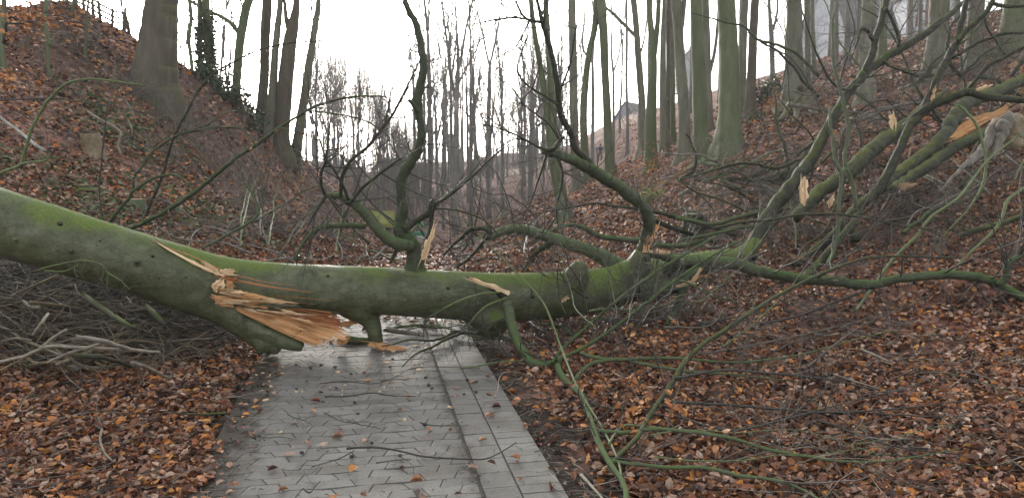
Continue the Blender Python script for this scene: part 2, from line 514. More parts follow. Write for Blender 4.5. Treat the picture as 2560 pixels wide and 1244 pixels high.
M['dark_beech'] = bark_mat('brown beech bark', (0.05, 0.043, 0.03), (0.082, 0.07, 0.05), (0.12, 0.105, 0.078), (0.09, 0.085, 0.035), 0.25, 0.8, 0.8, 5, (1, 1, 0.22), 0.35)
M['far_bark'] = bark_mat('distant tree bark', (0.085, 0.08, 0.07), (0.125, 0.118, 0.105), (0.17, 0.16, 0.145), None, rough=0.85, scale=2, bmp=0.1)
M['twig'] = plain('thin twig bark', (0.075, 0.062, 0.045), 0.7, 20)
M['dark_twig'] = plain('dark twig bark', (0.03, 0.026, 0.02), 0.7, 20)
M['pale_twig'] = plain('weathered stick bark', (0.22, 0.19, 0.145), 0.7, 12, 0.5)
M['grey_twig'] = plain('grey shrub stem bark', (0.17, 0.152, 0.125), 0.8, 12, 0.5)
M['green_twig'] = plain('green twig bark', (0.085, 0.115, 0.035), 0.65, 20)

# ------------------------------------------------------------------ ground
def ground_mat():
    m, t, b = new_mat('leaf litter ground')
    g = t.nodes.new('ShaderNodeNewGeometry')
    vo = t.nodes.new('ShaderNodeTexVoronoi'); vo.inputs['Scale'].default_value = 13; vo.inputs['Randomness'].default_value = 1
    nz = t.nodes.new('ShaderNodeTexNoise'); nz.inputs['Scale'].default_value = 9; nz.inputs['Detail'].default_value = 3
    t.links.new(g.outputs['Position'], nz.inputs['Vector'])
    mx = t.nodes.new('ShaderNodeMix'); mx.data_type = 'VECTOR'; mx.inputs[0].default_value = 0.12
    t.links.new(g.outputs['Position'], mx.inputs[4]); t.links.new(nz.outputs['Color'], mx.inputs[5])
    t.links.new(mx.outputs[1], vo.inputs['Vector'])
    sp = t.nodes.new('ShaderNodeSeparateColor'); t.links.new(vo.outputs['Color'], sp.inputs[0])
    leaf = ramp(t, [(0.0, (0.04, 0.024, 0.02)), (0.3, (0.11, 0.058, 0.047)), (0.6, (0.18, 0.098, 0.08)), (0.8, (0.21, 0.09, 0.055)), (1.0, (0.32, 0.23, 0.19))], sp.outputs[0])
    big = noise(t, 0.5, 4)
    leaf = mix(t, smooth_range(t, big, 0.45, 0.65), leaf, mix(t, 0.6, leaf, (0.05, 0.042, 0.034)))
    soil = ramp(t, [(0.3, (0.018, 0.013, 0.010)), (0.7, (0.06, 0.045, 0.034))], noise(t, 22, 6))
    at = t.nodes.new('ShaderNodeAttribute'); at.attribute_name = 'soil'
    gr = t.nodes.new('ShaderNodeAttribute'); gr.attribute_name = 'green'
    col = mix(t, at.outputs['Fac'], leaf, soil)
    gm = math_(t, 'MULTIPLY', gr.outputs['Fac'], smooth_range(t, noise(t, 6, 5), 0.42, 0.62))
    col = mix(t, gm, col, ramp(t, [(0.2, (0.03, 0.045, 0.018)), (0.8, (0.085, 0.10, 0.04))], noise(t, 30, 3)))
    t.links.new(col, b.inputs['Base Color'])
    b.inputs['Roughness'].default_value = 0.9
    b.inputs['Specular IOR Level'].default_value = 0.1
    bump(t, b, math_(t, 'ADD', math_(t, 'MULTIPLY', vo.outputs['Distance'], 1.2), noise(t, 35, 4)), 0.7, 0.03)
    return m
M['ground'] = ground_mat()

gb = MB(); gb.add(_V, _Q)
ground_o = gb.build('ground', M['ground'], origin=(0, 0, 0))
tag(ground_o, kind='structure', label='leaf covered ravine floor and wooded banks on both sides')
_dp = _V[:, 0] - path_x(_V[:, 1])
_near = (_V[:, 1] < 30)
soil = np.clip(1.25 - (np.abs(_dp) - HW) / 0.45 + 1.2 * vnoise(_V[:, 0] * 2.5, _V[:, 1] * 2.5, 9), 0, 1) * _near
soil = np.maximum(soil, 0.8 * np.clip(1 - ((_V[:, 0] + 3.6) / 1.9) ** 2 - ((_V[:, 1] - 7.2) / 1.6) ** 2, 0, 1))
_lb = np.clip((-_V[:, 0] - 4.2) / 1.5, 0, 1) * (_V[:, 1] > 8) * (_V[:, 1] < 40)
soil = np.maximum(soil, np.clip(_lb * (0.45 + 1.6 * vnoise(_V[:, 0] * 0.7, _V[:, 1] * 0.7, 19)), 0, 0.85))
green = np.clip(1.1 - ((_V[:, 0] + 6.2) / 3.0) ** 2 - ((_V[:, 1] - 12) / 3.4) ** 2, 0, 1) * (_V[:, 0] < -3)
green = np.maximum(green, 0.7 * np.clip(1.0 - ((_V[:, 0] + 8.2) / 2.0) ** 2 - ((_V[:, 1] - 16.5) / 2.0) ** 2, 0, 1))
for nm, arr in (('soil', soil), ('green', green)):
    a = ground_o.data.attributes.new(nm, 'FLOAT', 'POINT'); a.data.foreach_set('value', arr.astype(np.float32))

# ------------------------------------------------------------------ path: interlocking concrete pavers and a gutter band
def path_pt(s, d, z):
    """s along, d across (right +)"""
    cx = path_x(s)
    dx = (path_x(s + 0.05) - path_x(s - 0.05)) / 0.1
    L = math.hypot(1, dx)
    return np.array([cx + d / L, s - d * dx / L, path_z(s) + z])

def paver_mats():
    m, t, b = new_mat('damp grey concrete paver')
    g = t.nodes.new('ShaderNodeNewGeometry')
    col = ramp(t, [(0, (0.112, 0.106, 0.095)), (0.5, (0.135, 0.128, 0.115)), (1, (0.162, 0.154, 0.138))], g.outputs['Random Per Island'])
    n1 = noise(t, 60, 4); n2 = noise(t, 1.6, 5); n3 = noise(t, 9, 5)
    col = mix(t, math_(t, 'MULTIPLY', smooth_range(t, noise(t, 4.2, 7), 0.50, 0.66), 0.55), col, (0.075, 0.060, 0.045))
    col = mix(t, smooth_range(t, n1, 0.45, 0.75), col, mix(t, 0.5, col, (0.03, 0.028, 0.024)))
    at = t.nodes.new('ShaderNodeAttribute'); at.attribute_name = 'dirt'
    dm = smooth_range(t, math_(t, 'ADD', at.outputs['Fac'], math_(t, 'MULTIPLY', math_(t, 'SUBTRACT', n3, 0.5), 1.1)), 0.35, 0.85)
    col = mix(t, smooth_range(t, n2, 0.5, 0.68), col, mix(t, 0.45, col, (0.055, 0.048, 0.038)))
    col = mix(t, dm, col, ramp(t, [(0.3, (0.022, 0.017, 0.013)), (0.75, (0.07, 0.055, 0.042))], noise(t, 28, 5)))
    t.links.new(col, b.inputs['Base Color'])
    rg = t.nodes.new('ShaderNodeMapRange'); rg.inputs[3].default_value = 0.62; rg.inputs[4].default_value = 0.85
    t.links.new(n2, rg.inputs[0]); t.links.new(rg.outputs[0], b.inputs['Roughness'])
    b.inputs['Specular IOR Level'].default_value = 0.22
    bump(t, b, math_(t, 'ADD', n1, math_(t, 'MULTIPLY', n3, 0.8)), 0.5, 0.006)
    m2 = plain('dark joint sand', (0.058, 0.052, 0.045), 0.9, 40)
    return m, m2
M['paver'], M['joint'] = paver_mats()

def build_path():
    mb = MB(); rng = np.random.default_rng(3)
    s0, s1 = -3.0, 24.0
    # bedding sheet under the joints
    ss = np.concatenate([np.arange(s0, 24, 0.25), np.arange(24, 62, 1.0)])
    ds = np.linspace(-HW - 0.02, HW, 9)
    V = np.array([path_pt(s, d, -0.012 if s < 24 else 0.0) for s in ss for d in ds])
    n = len(ds)
    i = (np.arange(len(ss) - 1)[:, None] * n + np.arange(n - 1)[None]).ravel()
    Q = np.stack([i, i + 1, i + n + 1, i + n], 1)
    mb.add(V, Q, m=1)
    def paver(poly, gap):
        c = np.mean(poly, 0); poly = np.array(poly)
        dz = rng.normal(0, 0.0012); k = len(poly)
        tilt = rng.normal(0, 0.004, 2)
        outer, inner = [], []
        for q in poly:
            v = c - q; l = np.linalg.norm(v)
            a = q + v / l * gap; b_ = q + v / l * (gap + 0.0025)
            outer.append(path_pt(a[0], a[1], -0.011))
            inner.append(path_pt(b_[0], b_[1], dz + tilt[0] * (b_[0] - c[0]) + tilt[1] * (b_[1] - c[1])))
        V = np.array(outer + inner)
        qd = [(j, (j + 1) % k, k + (j + 1) % k, k + j) for j in range(k)]
        mb.add(V, np.array(qd)[:, [1, 0, 3, 2]], [list(range(k, 2 * k))[::-1]], m=0)
    GX = HW - 0.44                     # where the gutter band starts
    hgt, wid = 0.098, 0.19
    r = 0; s = s0
    left = -HW - 0.02
    while s < s1:
        par = r % 2
        # zigzag across joints: +-a at alternating half-widths
        def yl(x, row):
            ph = ((x - left) / wid + (row % 2)) % 2.0
            tri = np.clip((abs(ph - 1.0) - 0.5) * 6.0, -1, 1)
            return tri * 0.012
        x = left - (wid / 2 if par else 0)
        c = 0
        while x < GX - 0.02:
            xa, xb = max(x, left), min(x + wid, GX - 0.008)
            if GX - xb < 0.06: xb = GX - 0.008
            if xa >= GX - 0.065: break
            if xb - xa > 0.03:
                sk = 0.034
                ka = sk if (c + par) % 2 else -sk
                kb = -ka
                def edge(row, x0, x1):
                    xs = np.unique(np.clip(np.concatenate([[x0, x1], left + wid * (np.arange(-2, 22) / 6.0) * 1.0]), x0, x1))
                    return [(s + (row - r) * hgt + yl(q, row), q) for q in xs]
                la = 0 if xa <= left + 1e-6 else ka
                lb = 0 if xb >= GX - 0.0081 else kb
                lo_ = edge(r, xa - la / 2, xb - lb / 2)
                hi = edge(r + 1, xa + la / 2, xb + lb / 2)
                paver(lo_ + hi[::-1], 0.0012)
            x += wid; c += 1
        s += hgt; r += 1
    # gutter band: narrow slabs laid across, and an outer row
    s = s0
    while s < s1:
        paver([(s, GX + 0.010), (s, GX + 0.20), (s + 0.2, GX + 0.20), (s + 0.2, GX + 0.010)], 0.003)
        for k in range(2):
            paver([(s + 0.1 * k, GX + 0.2025), (s + 0.1 * k, HW), (s + 0.1 * k + 0.1, HW), (s + 0.1 * k + 0.1, GX + 0.2025)], 0.0025)
        s += 0.2
    o = mb.build('path', [M['paver'], M['joint']], smooth=False, origin=(0, 0, 0))
    V, _ = mb.arrays()
    d = V[:, 0] - path_x(V[:, 1])
    dirt = np.clip((-d - HW + 0.5) / 0.5, 0, 1) * 0.92
    dirt = np.maximum(dirt, np.clip((V[:, 1] - 6.3) / 1.2, 0, 0.56))
    dirt = np.maximum(dirt, 0.62 * np.exp(-((d - (HW - 0.44)) / 0.07) ** 2))
    dirt = np.maximum(dirt, 0.45 * np.clip(1 - np.abs(d - HW) / 0.08, 0, 1))
    a = o.data.attributes.new('dirt', 'FLOAT', 'POINT'); a.data.foreach_set('value', dirt.astype(np.float32))
    tag(o, kind='structure', label='damp path of interlocking grey pavers with a gutter band')
build_path()

# ------------------------------------------------------------------ loose leaves
LEAF = [(0.0, (0.028, 0.015, 0.011)), (0.18, (0.095, 0.042, 0.028)), (0.36, (0.20, 0.083, 0.048)), (0.54, (0.31, 0.118, 0.048)), (0.66, (0.28, 0.165, 0.115)), (0.84, (0.47, 0.33, 0.245)), (0.91, (0.44, 0.155, 0.038)), (1.0, (0.54, 0.26, 0.07))]
M['leaf'] = island_mat('fallen beech leaf', LEAF, 0.55, 45, 0.3, damp=True)
M['orange_leaf'] = island_mat('withered orange leaf', [(0.0, (0.28, 0.10, 0.035)), (0.4, (0.40, 0.17, 0.06)), (0.8, (0.50, 0.26, 0.12)), (1.0, (0.42, 0.12, 0.03))], 0.5, 40, 0.2)
M['ivy_leaf'] = island_mat('ivy leaf', [(0.0, (0.02, 0.04, 0.02)), (0.5, (0.04, 0.07, 0.03)), (1.0, (0.08, 0.11, 0.05))], 0.4, 30, 0.2)
M['pale_leaf'] = island_mat('low green herb leaf', [(0.0, (0.05, 0.075, 0.03)), (0.5, (0.09, 0.12, 0.05)), (1.0, (0.13, 0.14, 0.075))], 0.55, 30, 0.2)
M['moss_yellow'] = island_mat('yellow green leaf', [(0.0, (0.16, 0.2, 0.03)), (1.0, (0.3, 0.34, 0.06))], 0.6, 30, 0.2)

def terrain_normals(X, Y):
    e = 0.08
    z = height(X, Y); zx = height(X + e, Y); zy = height(X, Y + e)
    N = np.stack([-(zx - z) / e, -(zy - z) / e, np.ones(len(X))], 1)
    return z, N / np.linalg.norm(N, axis=1)[:, None]

def scatter(n, seed, y0, y1, power, keep, size, name, mat, label, tilt=(0.25, 1.05), lift=0.012):
    rng = np.random.default_rng(seed)
    t = rng.uniform(0, 1, n)
    k = 1 - power
    Y = (y0 ** k + t * (y1 ** k - y0 ** k)) ** (1 / k)
    X = rng.uniform(-0.80, 0.80, n) * np.maximum(Y, 3.5)
    ok = keep(X, Y, rng)
    X, Y = X[ok], Y[ok]
    z, N = terrain_normals(X, Y)
    onp = np.abs(X - path_x(Y)) < HW
    z = np.where(onp, path_z(Y) + 0.004, z)
    sz = rng.uniform(size[0], size[1], len(X)) * np.clip(Y / 9, 1, 2.2)
    P0 = np.stack([X, Y, z + lift + rng.uniform(0, 1, len(X)) ** 2 * 0.042 * (~onp)], 1)
    V, Q = leaf_arrays(P0, sz, rng, np.where(onp, 0.1, rng.uniform(tilt[0], tilt[1], len(X))), N)
    mb = MB(); mb.add(V, Q)
    o = mb.build(name, mat, smooth=False, origin=(0, 0, 0))
    return tag(o, label, None, None, 'stuff')

def keep_leaf(X, Y, rng):
    d = X - path_x(Y)
    p = np.ones(len(X))
    rag = 0.16 * vnoise(X * 0 + 3, Y * 2.2, 11) * 2 + 0.06 * vnoise(X * 0, Y * 7, 12) * 2
    inside = (d > -HW - 0.03 + 0.8 * rag) & (d < HW)
    p[inside] = np.where(Y[inside] > 7.7, np.clip(0.10 + (Y[inside] - 7.7) * 0.16, 0, 0.8), 0.0035)
    edge = (d > -HW - 0.1) & (d < -HW + 0.34)
    p[edge] = np.maximum(p[edge], 0.03 * np.clip(1 - (d[edge] + HW) / 0.34, 0, 1))
    right = (d >= HW) & (d < HW + 0.75)
    p[right] = 0.035 + 0.965 * np.clip((d[right] - HW - 0.22) / 0.5, 0, 1) ** 1.4
    p[(d > HW) & (d < HW + 0.75) & (Y > 8)] = 0.5
    pile = ((X + 3.9) / 1.5) ** 2 + ((Y - 7.4) / 1.2) ** 2 < 1
    p[pile] *= 0.5
    bank = (X < -4.5) & (Y > 9)
    p[bank] *= 0.55
    p *= np.clip(0.95 + 1.9 * vnoise(X * 0.8, Y * 0.8, 14) + 0.8 * vnoise(X * 2.6, Y * 2.6, 15), 0.12, 1)
    return rng.uniform(0, 1, len(X)) < p
scatter(330000, 21, 3.2, 44, 1.2, keep_leaf, (0.032, 0.080), 'leaf_litter', M['leaf'], 'carpet of damp brown and russet beech leaves on both banks')

def keep_green(X, Y, rng):
    a = 1.1 - ((X + 5.9) / 2.6) ** 2 - ((Y - 12) / 2.8) ** 2
    b = 0.9 - ((X + 8.4) / 1.8) ** 2 - ((Y - 16.5) / 2.0) ** 2
    k = np.maximum(np.clip(a, 0, 1), np.clip(b, 0, 0.7)) * np.clip(0.5 + 2.2 * vnoise(X * 1.2, Y * 1.2, 31), 0, 1)
    return (rng.uniform(0, 1, len(X)) < k) & (X < -3.2)
scatter(48000, 22, 6, 22, 1.01, keep_green, (0.05, 0.10), 'low_herb_cover', M['pale_leaf'], 'low green herb and bramble leaves on the bank behind the trunk', (0.3, 0.9), 0.03)

# ------------------------------------------------------------------ split wood
def wood_mat(name, c0, c1, c2, sc=26):
    m, t, b = new_mat(name)
    a1 = t.nodes.new('ShaderNodeAttribute'); a1.attribute_name = 'ft'
    a2 = t.nodes.new('ShaderNodeAttribute'); a2.attribute_name = 'fs'
    cb = t.nodes.new('ShaderNodeCombineXYZ')
    t.links.new(math_(t, 'MULTIPLY', a1.outputs['Fac'], sc), cb.inputs[0]); t.links.new(math_(t, 'MULTIPLY', a2.outputs['Fac'], 3.0), cb.inputs[1])
    n = noise(t, 1.0, 5, vec=cb.outputs[0])
    n2 = noise(t, 14, 5)
    col = ramp(t, [(0.28, c0), (0.5, c1), (0.72, c2)], n)
    col = mix(t, smooth_range(t, n2, 0.4, 0.7), col, mix(t, 0.35, col, c0))
    t.links.new(col, b.inputs['Base Color']); b.inputs['Roughness'].default_value = 0.7
    b.inputs['Specular IOR Level'].default_value = 0.25
    bump(t, b, math_(t, 'ADD', n, math_(t, 'MULTIPLY', n2, 0.4)), 0.6, 0.01)
    return m
M['wood'] = wood_mat('fresh split beech wood', (0.42, 0.20, 0.085), (0.56, 0.32, 0.15), (0.68, 0.44, 0.23), 60)
M['pale_wood'] = wood_mat('pale split beech wood', (0.46, 0.29, 0.15), (0.64, 0.47, 0.29), (0.75, 0.62, 0.45))
M['red_wood'] = wood_mat('reddish torn beech wood', (0.24, 0.075, 0.03), (0.38, 0.155, 0.065), (0.54, 0.27, 0.125))
M['old_wood'] = wood_mat('weathered broken wood', (0.16, 0.095, 0.055), (0.30, 0.20, 0.12), (0.42, 0.30, 0.2))

def wood_attr(o, ft, fs):
    for nm, v in (('ft', ft), ('fs', fs)):
        a = o.data.attributes.new(nm, 'FLOAT', 'POINT'); a.data.foreach_set('value', np.asarray(v, np.float32))

def slab_into(mb, poly, Y, thick, rng, nsub=4, rag=1.7):
    """a splinter of wood: a photo-space outline at its own distance, with thickness and a ragged edge"""
    poly = np.array(poly, float); k = len(poly)
    pts = []
    for i in range(k):
        a, b = poly[i], poly[(i + 1) % k]
        for j in range(nsub):
            q = a + (b - a) * j / nsub
            pts.append(q + (rng.normal(0, rag, 2) if j else 0))
    pts = np.array(pts); k = len(pts)
    Yv = np.full(k, Y) if np.isscalar(Y) else np.interp(pts[:, 0], [poly[:, 0].min(), poly[:, 0].max()], Y)
    fr = np.array([P(p[0], p[1], y) for p, y in zip(pts, Yv)])
    c = pts.mean(0)
    bk = np.array([P(*(c + (p - c) * 0.92), y + thick) for p, y in zip(pts, Yv)])
    cf = fr.mean(0) - np.array([0, thick * 0.25, 0])
    V = np.vstack([fr, bk, cf[None]])
    Q = [(j, k + j, k + (j + 1) % k, (j + 1) % k) for j in range(k)]
    polys = [[2 * k, (j + 1) % k, j] for j in range(k)] + [list(range(k, 2 * k))]
    mb.add(V, Q, polys)
    d = np.linalg.svd(pts - c)[2][0]
    L = np.ptp((pts - c) @ d); Wd = np.ptp((pts - c) @ np.array([-d[1], d[0]])); nv = len(V)
    extra = 0
    for q in range(5):        # loose fibres torn along the grain
        o = c + d * rng.uniform(-0.35, 0.35) * L + np.array([-d[1], d[0]]) * rng.uniform(-0.42, 0.42) * Wd
        e = unit(d + rng.normal(0, 0.07, 2)); l = L * rng.uniform(0.25, 0.6); hw = max(0.5, Wd * rng.uniform(0.03, 0.09)); m_ = np.array([-e[1], e[0]])
        f_ = [o - e * l, o - e * l * 0.2 + m_ * hw, o + e * l, o - e * l * 0.2 - m_ * hw]
        y_ = float(np.mean(Yv)); y_ = np.interp(o[0], [poly[:, 0].min(), poly[:, 0].max()], Y) if not np.isscalar(Y) else y_
        y_ -= rng.uniform(0.006, 0.02) + thick * 0.25
        mb.add(np.array([P(a_[0], a_[1], y_) for a_ in f_] + [P(a_[0], a_[1], y_ + 0.02) for a_ in f_]), [(0, 4, 5, 1), (1, 5, 6, 2), (2, 6, 7, 3), (3, 7, 4, 0), (0, 1, 2, 3), (4, 7, 6, 5)])
        extra += 8
    pr = (pts - c) @ np.array([-d[1], d[0]]) / 40.0; al = (pts - c) @ d / 60.0
    return np.concatenate([pr, pr, [0], np.repeat(rng.uniform(0, 1, 5), 8)]), np.concatenate([al, al, [0], np.tile([0, 0.3, 1, 0.3], 10)])

def slab(name, poly, Y, thick, mat, parent=None, seed=0, label=None, cat=None, group=None):
    mb = MB(); rng = np.random.default_rng(seed)
    ft, fs = slab_into(mb, poly, Y, thick, rng)
    o = mb.build(name, mat, parent, smooth=False)
    wood_attr(o, ft + seed * 0.37, fs)
    return tag(o, label, cat, group)

# ------------------------------------------------------------------ the fallen beech
FT = thing('fallen_tree', 'huge moss-topped beech trunk lying across the path, its near side split open', 'fallen tree', tuple(P(980, 860, 7.1)))
TR = [(-420, 430, 185, 5.55), (-200, 488, 178, 5.78), (0, 556, 168, 6.0), (120, 592, 164, 6.1), (250, 631, 160, 6.22), (400, 674, 154, 6.4), (550, 704, 132, 6.6),
      (700, 714, 118, 6.78), (900, 724, 120, 6.98), (1100, 734, 122, 7.2), (1250, 743, 124, 7.38), (1400, 736, 116, 7.55), (1500, 724, 110, 7.68), (1600, 700, 92, 7.85), (1690, 672, 68, 8.1), (1780, 652, 54, 8.4), (1850, 638, 44, 8.8), (1890, 603, 36, 9.1), (1916, 547, 30, 9.2), (1952, 496, 20, 9.3)]
mb = MB()
tpts, trad = px_line(TR)
tc = spline(np.column_stack([tpts, trad]), 14)
tube(mb, tc[:, :3], tc[:, 3], 56, 0, 0.022, 4, freq=2.2)
# stubs and swellings that belong to the trunk's own surface
px_tube(mb, [(1436, 706, 78, 7.5), (1442, 682, 60, 7.46), (1447, 664, 42, 7.44), (1448, 652, 24, 7.44)], sides=18, rough=0.07, seed=11)
px_tube(mb, [(1205, 775, 100, 7.3), (1225, 800, 82, 7.2), (1245, 825, 66, 7.1)], sides=18, rough=0.05, seed=12)
px_tube(mb, [(1560, 705, 110, 7.75), (1590, 672, 74, 7.66), (1604, 640, 50, 7.6), (1608, 628, 46, 7.6)], sides=18, rough=0.04, seed=13)
# the torn-down tongue of bark that stands on the path
px_tube(mb, [(380, 684, 130, 6.42), (470, 724, 112, 6.46), (550, 768, 86, 6.56), (606, 808, 72, 6.64), (648, 836, 70, 6.68), (682, 856, 64, 6.7), (704, 868, 44, 6.72)], sides=22, rough=0.07, seed=5, n_per=6)
px_tube(mb, [(600, 800, 56, 6.62), (670, 832, 52, 6.64), (720, 854, 42, 6.64), (758, 868, 26, 6.66)], sides=14, rough=0.09, seed=6)
px_tube(mb, [(655, 845, 56, 6.64), (656, 862, 46, 6.62), (660, 876, 36, 6.64)], sides=12, rough=0.1, seed=7)
px_tube(mb, [(880, 745, 110, 7.0), (902, 768, 90, 6.99), (920, 792, 58, 7.02), (932, 812, 44, 7.02), (937, 832, 40, 7.03), (940, 846, 38, 7.04), (942, 858, 40, 7.05)], sides=16, rough=0.09, seed=15)

trunk = weld(mb.build('trunk', M['fallen'], FT), 0.016, 7)
_o = Vector(FT['_w'])
TRUNK = BVHTree.FromPolygons([v.co + _o for v in trunk.data.vertices], [tuple(q.vertices) for q in trunk.data.polygons])
def on_trunk(px, py, out=0.0):
    d = unit(ray(px, py))
    hit = TRUNK.ray_cast(Vector((0, 0, CAM_H)), Vector(d))
    if hit[0] is None: return None
    return np.array(hit[0]) - d * out

def split_face():
    """the fan of torn wood below the trunk"""
    mb = MB(); rng = np.random.default_rng(8)
    ns, n_t = 46, 150
    up = spline([(566, 752), (650, 764), (745, 770), (800, 776), (852, 784)], 12); lo = spline([(562, 762), (640, 800), (715, 836), (760, 856), (796, 868)], 12)
    up = np.array([np.interp(np.linspace(0, 1, ns), np.linspace(0, 1, len(up)), up[:, i]) for i in (0, 1)]).T
    lo = np.array([np.interp(np.linspace(0, 1, ns), np.linspace(0, 1, len(lo)), lo[:, i]) for i in (0, 1)]).T
    ends = np.clip(1 - np.abs(np.repeat(rng.normal(0, 0.07, n_t // 3 + 1), 3)[:n_t]), 0.78, 1)
    rid = np.cumsum(rng.normal(0, 0.35, n_t)); rid -= np.linspace(rid[0], rid[-1], n_t); rid /= np.abs(rid).max()
    V, ft, fs = [], [], []
    for bk in (0, 1):
        for i in range(ns):
            for j in range(n_t):
                s = i / (ns - 1) * (ends[j] if i > ns * 0.6 else 1); t = j / (n_t - 1)
                a = s * (ns - 1); k = min(int(a), ns - 2); f = a - k
                U = up[k] * (1 - f) + up[k + 1] * f; Lw = lo[k] * (1 - f) + lo[k + 1] * f
                q = U * (1 - t) + Lw * t + np.array([46, 22]) * math.sin(math.pi * min(1, t * 1.05)) * s ** 3
                hol = 0.13 * math.exp(-((t - 0.22) / 0.2) ** 2) * s            # hollow torn deeper near the top
                y = 6.50 + 0.10 * s + hol + 0.035 * rid[j] * (0.3 + s) + 0.012 * float(vnoise(t * 60, s * 3, 4)[()])
                V.append(P(q[0], q[1], y + bk * 0.16)); ft.append(t * 3); fs.append(s)
    V = np.array(V); n1 = ns * n_t
    Q = []
    for i in range(ns - 1):
        for j in range(n_t - 1):
            a = i * n_t + j
            Q.append((a, a + n_t, a + n_t + 1, a + 1)); Q.append((n1 + a, n1 + a + 1, n1 + a + n_t + 1, n1 + a + n_t))
    for i in range(ns - 1):
        for j in (0, n_t - 1):
            a = i * n_t + j; Q.append((a, a + n_t, n1 + a + n_t, n1 + a))
    for j in range(n_t - 1):
        a = (ns - 1) * n_t + j; Q.append((a, a + 1, n1 + a + 1, n1 + a))
        a = j; Q.append((a, a + 1, n1 + a + 1, n1 + a))
    mats = [M['wood'], M['red_wood']]
    qm = []
    mb.add(V, Q)
    q = mb.q[0]; tt = np.array(ft)[q % n1].mean(1) / 3; ss = np.array(fs)[q % n1].mean(1)
    edge = 0.30 + 0.16 * vnoise(ss * 9, tt * 30, 3) * 2 - 0.18 * (1 - ss)
    mb.qm = [((tt < edge) & (ss > 0.30)).astype(int)]
    o = mb.build('split_wood', mats, FT)
    wood_attr(o, ft, fs)
split_face()
_r = np.random.default_rng(19)
for k in range(18):        # single fibres standing off the torn face
    s_, t_ = _r.uniform(0.15, 0.85), _r.uniform(0.05, 0.95)
    a = np.array([568 + s_ * 250, 756 + s_ * (20 + 92 * t_)]); dv = unit(np.array([1.0, 0.10 + 0.34 * t_ + _r.normal(0, 0.05)])); l = _r.uniform(30, 90); nn = np.array([-dv[1], dv[0]]) * _r.uniform(0.8, 2.0)
    slab('fibre', [a, a + dv * l * 0.4 + nn, a + dv * l, a + dv * l * 0.4 - nn], 6.50 + 0.06 * s_, 0.02, M[('pale_wood', 'wood', 'red_wood')[k % 3]], FT, 860 + k)

def strip_into(mb, line, out, n_per=7, nac=5, bow=0.0):
    """a splinter lying along the trunk: follows the trunk's real surface"""
    c = spline(line, n_per); rows = []
    for i in range(len(c)):
        a = c[max(0, i - 1)][:2]; b = c[min(len(c) - 1, i + 1)][:2]
        tn = (b - a) / (np.linalg.norm(b - a) + 1e-9); nn = np.array([-tn[1], tn[0]])
        wdt = c[i][2] * (1 + 0.35 * float(vnoise(i * 0.9, line[0][0], 5)) * 2)
        row = []
        for j in range(nac):
            u = j / (nac - 1) - 0.5
            q = c[i][:2] + nn * u * wdt
            p = on_trunk(q[0], q[1], out * (1 - (2 * u) ** 4) - 0.004 + bow * math.sin(math.pi * i / (len(c) - 1)))
            if p is None: p = row[-1] if row else P(q[0], q[1], 6.7)
            row.append(p)
        rows.append(row)
    V = np.array(rows).reshape(-1, 3)
    i = (np.arange(len(c) - 1)[:, None] * nac + np.arange(nac - 1)[None]).ravel()
    mb.add(V, np.stack([i, i + nac, i + nac + 1, i + 1], 1))
    ft = np.tile(np.arange(nac) / nac, len(c)) + line[0][1] * 0.13; fs = np.repeat(np.arange(len(c)) * 0.2, nac)
    return ft, fs

def strips(name, mat, lines, out):
    mb = MB(); FTt, FSs = [], []
    for ln in lines:
        a, b = strip_into(mb, ln, out); FTt.append(a); FSs.append(b)
    o = mb.build(name, mat, FT, smooth=False); wood_attr(o, np.concatenate(FTt), np.concatenate(FSs))
def facet(poly, mat, out, seed, thick=0.06):
    c = np.mean(poly, 0); q = on_trunk(c[0], c[1])
    slab('splinter', poly, q[1] - out, thick, M[mat], FT, seed)
for k, (q, mt, o_) in enumerate((([(548, 675), (568, 672), (588, 677), (580, 684), (571, 690), (556, 690), (540, 685)], 'pale_wood', 0.015), ([(498, 652), (520, 658), (545, 672), (540, 680), (516, 668)], 'pale_wood', 0.012),
        ([(545, 700), (562, 698), (563, 716), (545, 719), (541, 729), (530, 711)], 'pale_wood', 0.028), ([(562, 699), (581, 703), (583, 719), (572, 722), (563, 716)], 'wood', 0.02), ([(527, 714), (534, 712), (543, 726), (540, 732)], 'pale_wood', 0.035),
        ([(545, 690), (575, 693), (600, 700), (580, 701), (550, 697)], 'red_wood', 0.008), ([(526, 735), (540, 738), (556, 748), (548, 757), (534, 748)], 'wood', 0.03),
        ([(548, 719), (580, 722), (612, 731), (602, 736), (560, 732)], 'pale_wood', 0.035), ([(556, 728), (610, 737), (660, 744), (640, 748), (580, 741)], 'wood', 0.03), ([(600, 742), (660, 747), (748, 757), (690, 757), (620, 750)], 'pale_wood', 0.028),
        ([(535, 746), (585, 749), (640, 754), (600, 760), (556, 756)], 'pale_wood', 0.045), ([(592, 760), (640, 757), (756, 764), (700, 770), (650, 775), (610, 768)], None, 0.05))):
    if mt: facet(q, mt, o_, 900 + k)
    else: slab('bark_flap', q, on_trunk(660, 762)[1] - 0.05, 0.05, M['fallen'], FT, 950)
strips('splinter', M['wood'], [[(545, 722, 10), (580, 728, 15), (630, 738, 12), (700, 752, 7), (748, 758, 2)], [(535, 742, 12), (570, 748, 15), (620, 754, 14), (690, 759, 8), (745, 760, 2)],
       [(530, 738, 6), (545, 750, 17), (560, 760, 16), (585, 766, 4)]], 0.03)
strips('splinter', M['pale_wood'], [[(548, 730, 6), (600, 740, 7), (660, 750, 6), (730, 757, 2)], [(552, 752, 6), (610, 760, 8), (680, 763, 6), (740, 762, 2)], [(395, 608, 2), (440, 634, 6), (490, 660, 10), (540, 682, 12), (562, 690, 4)]], 0.04)
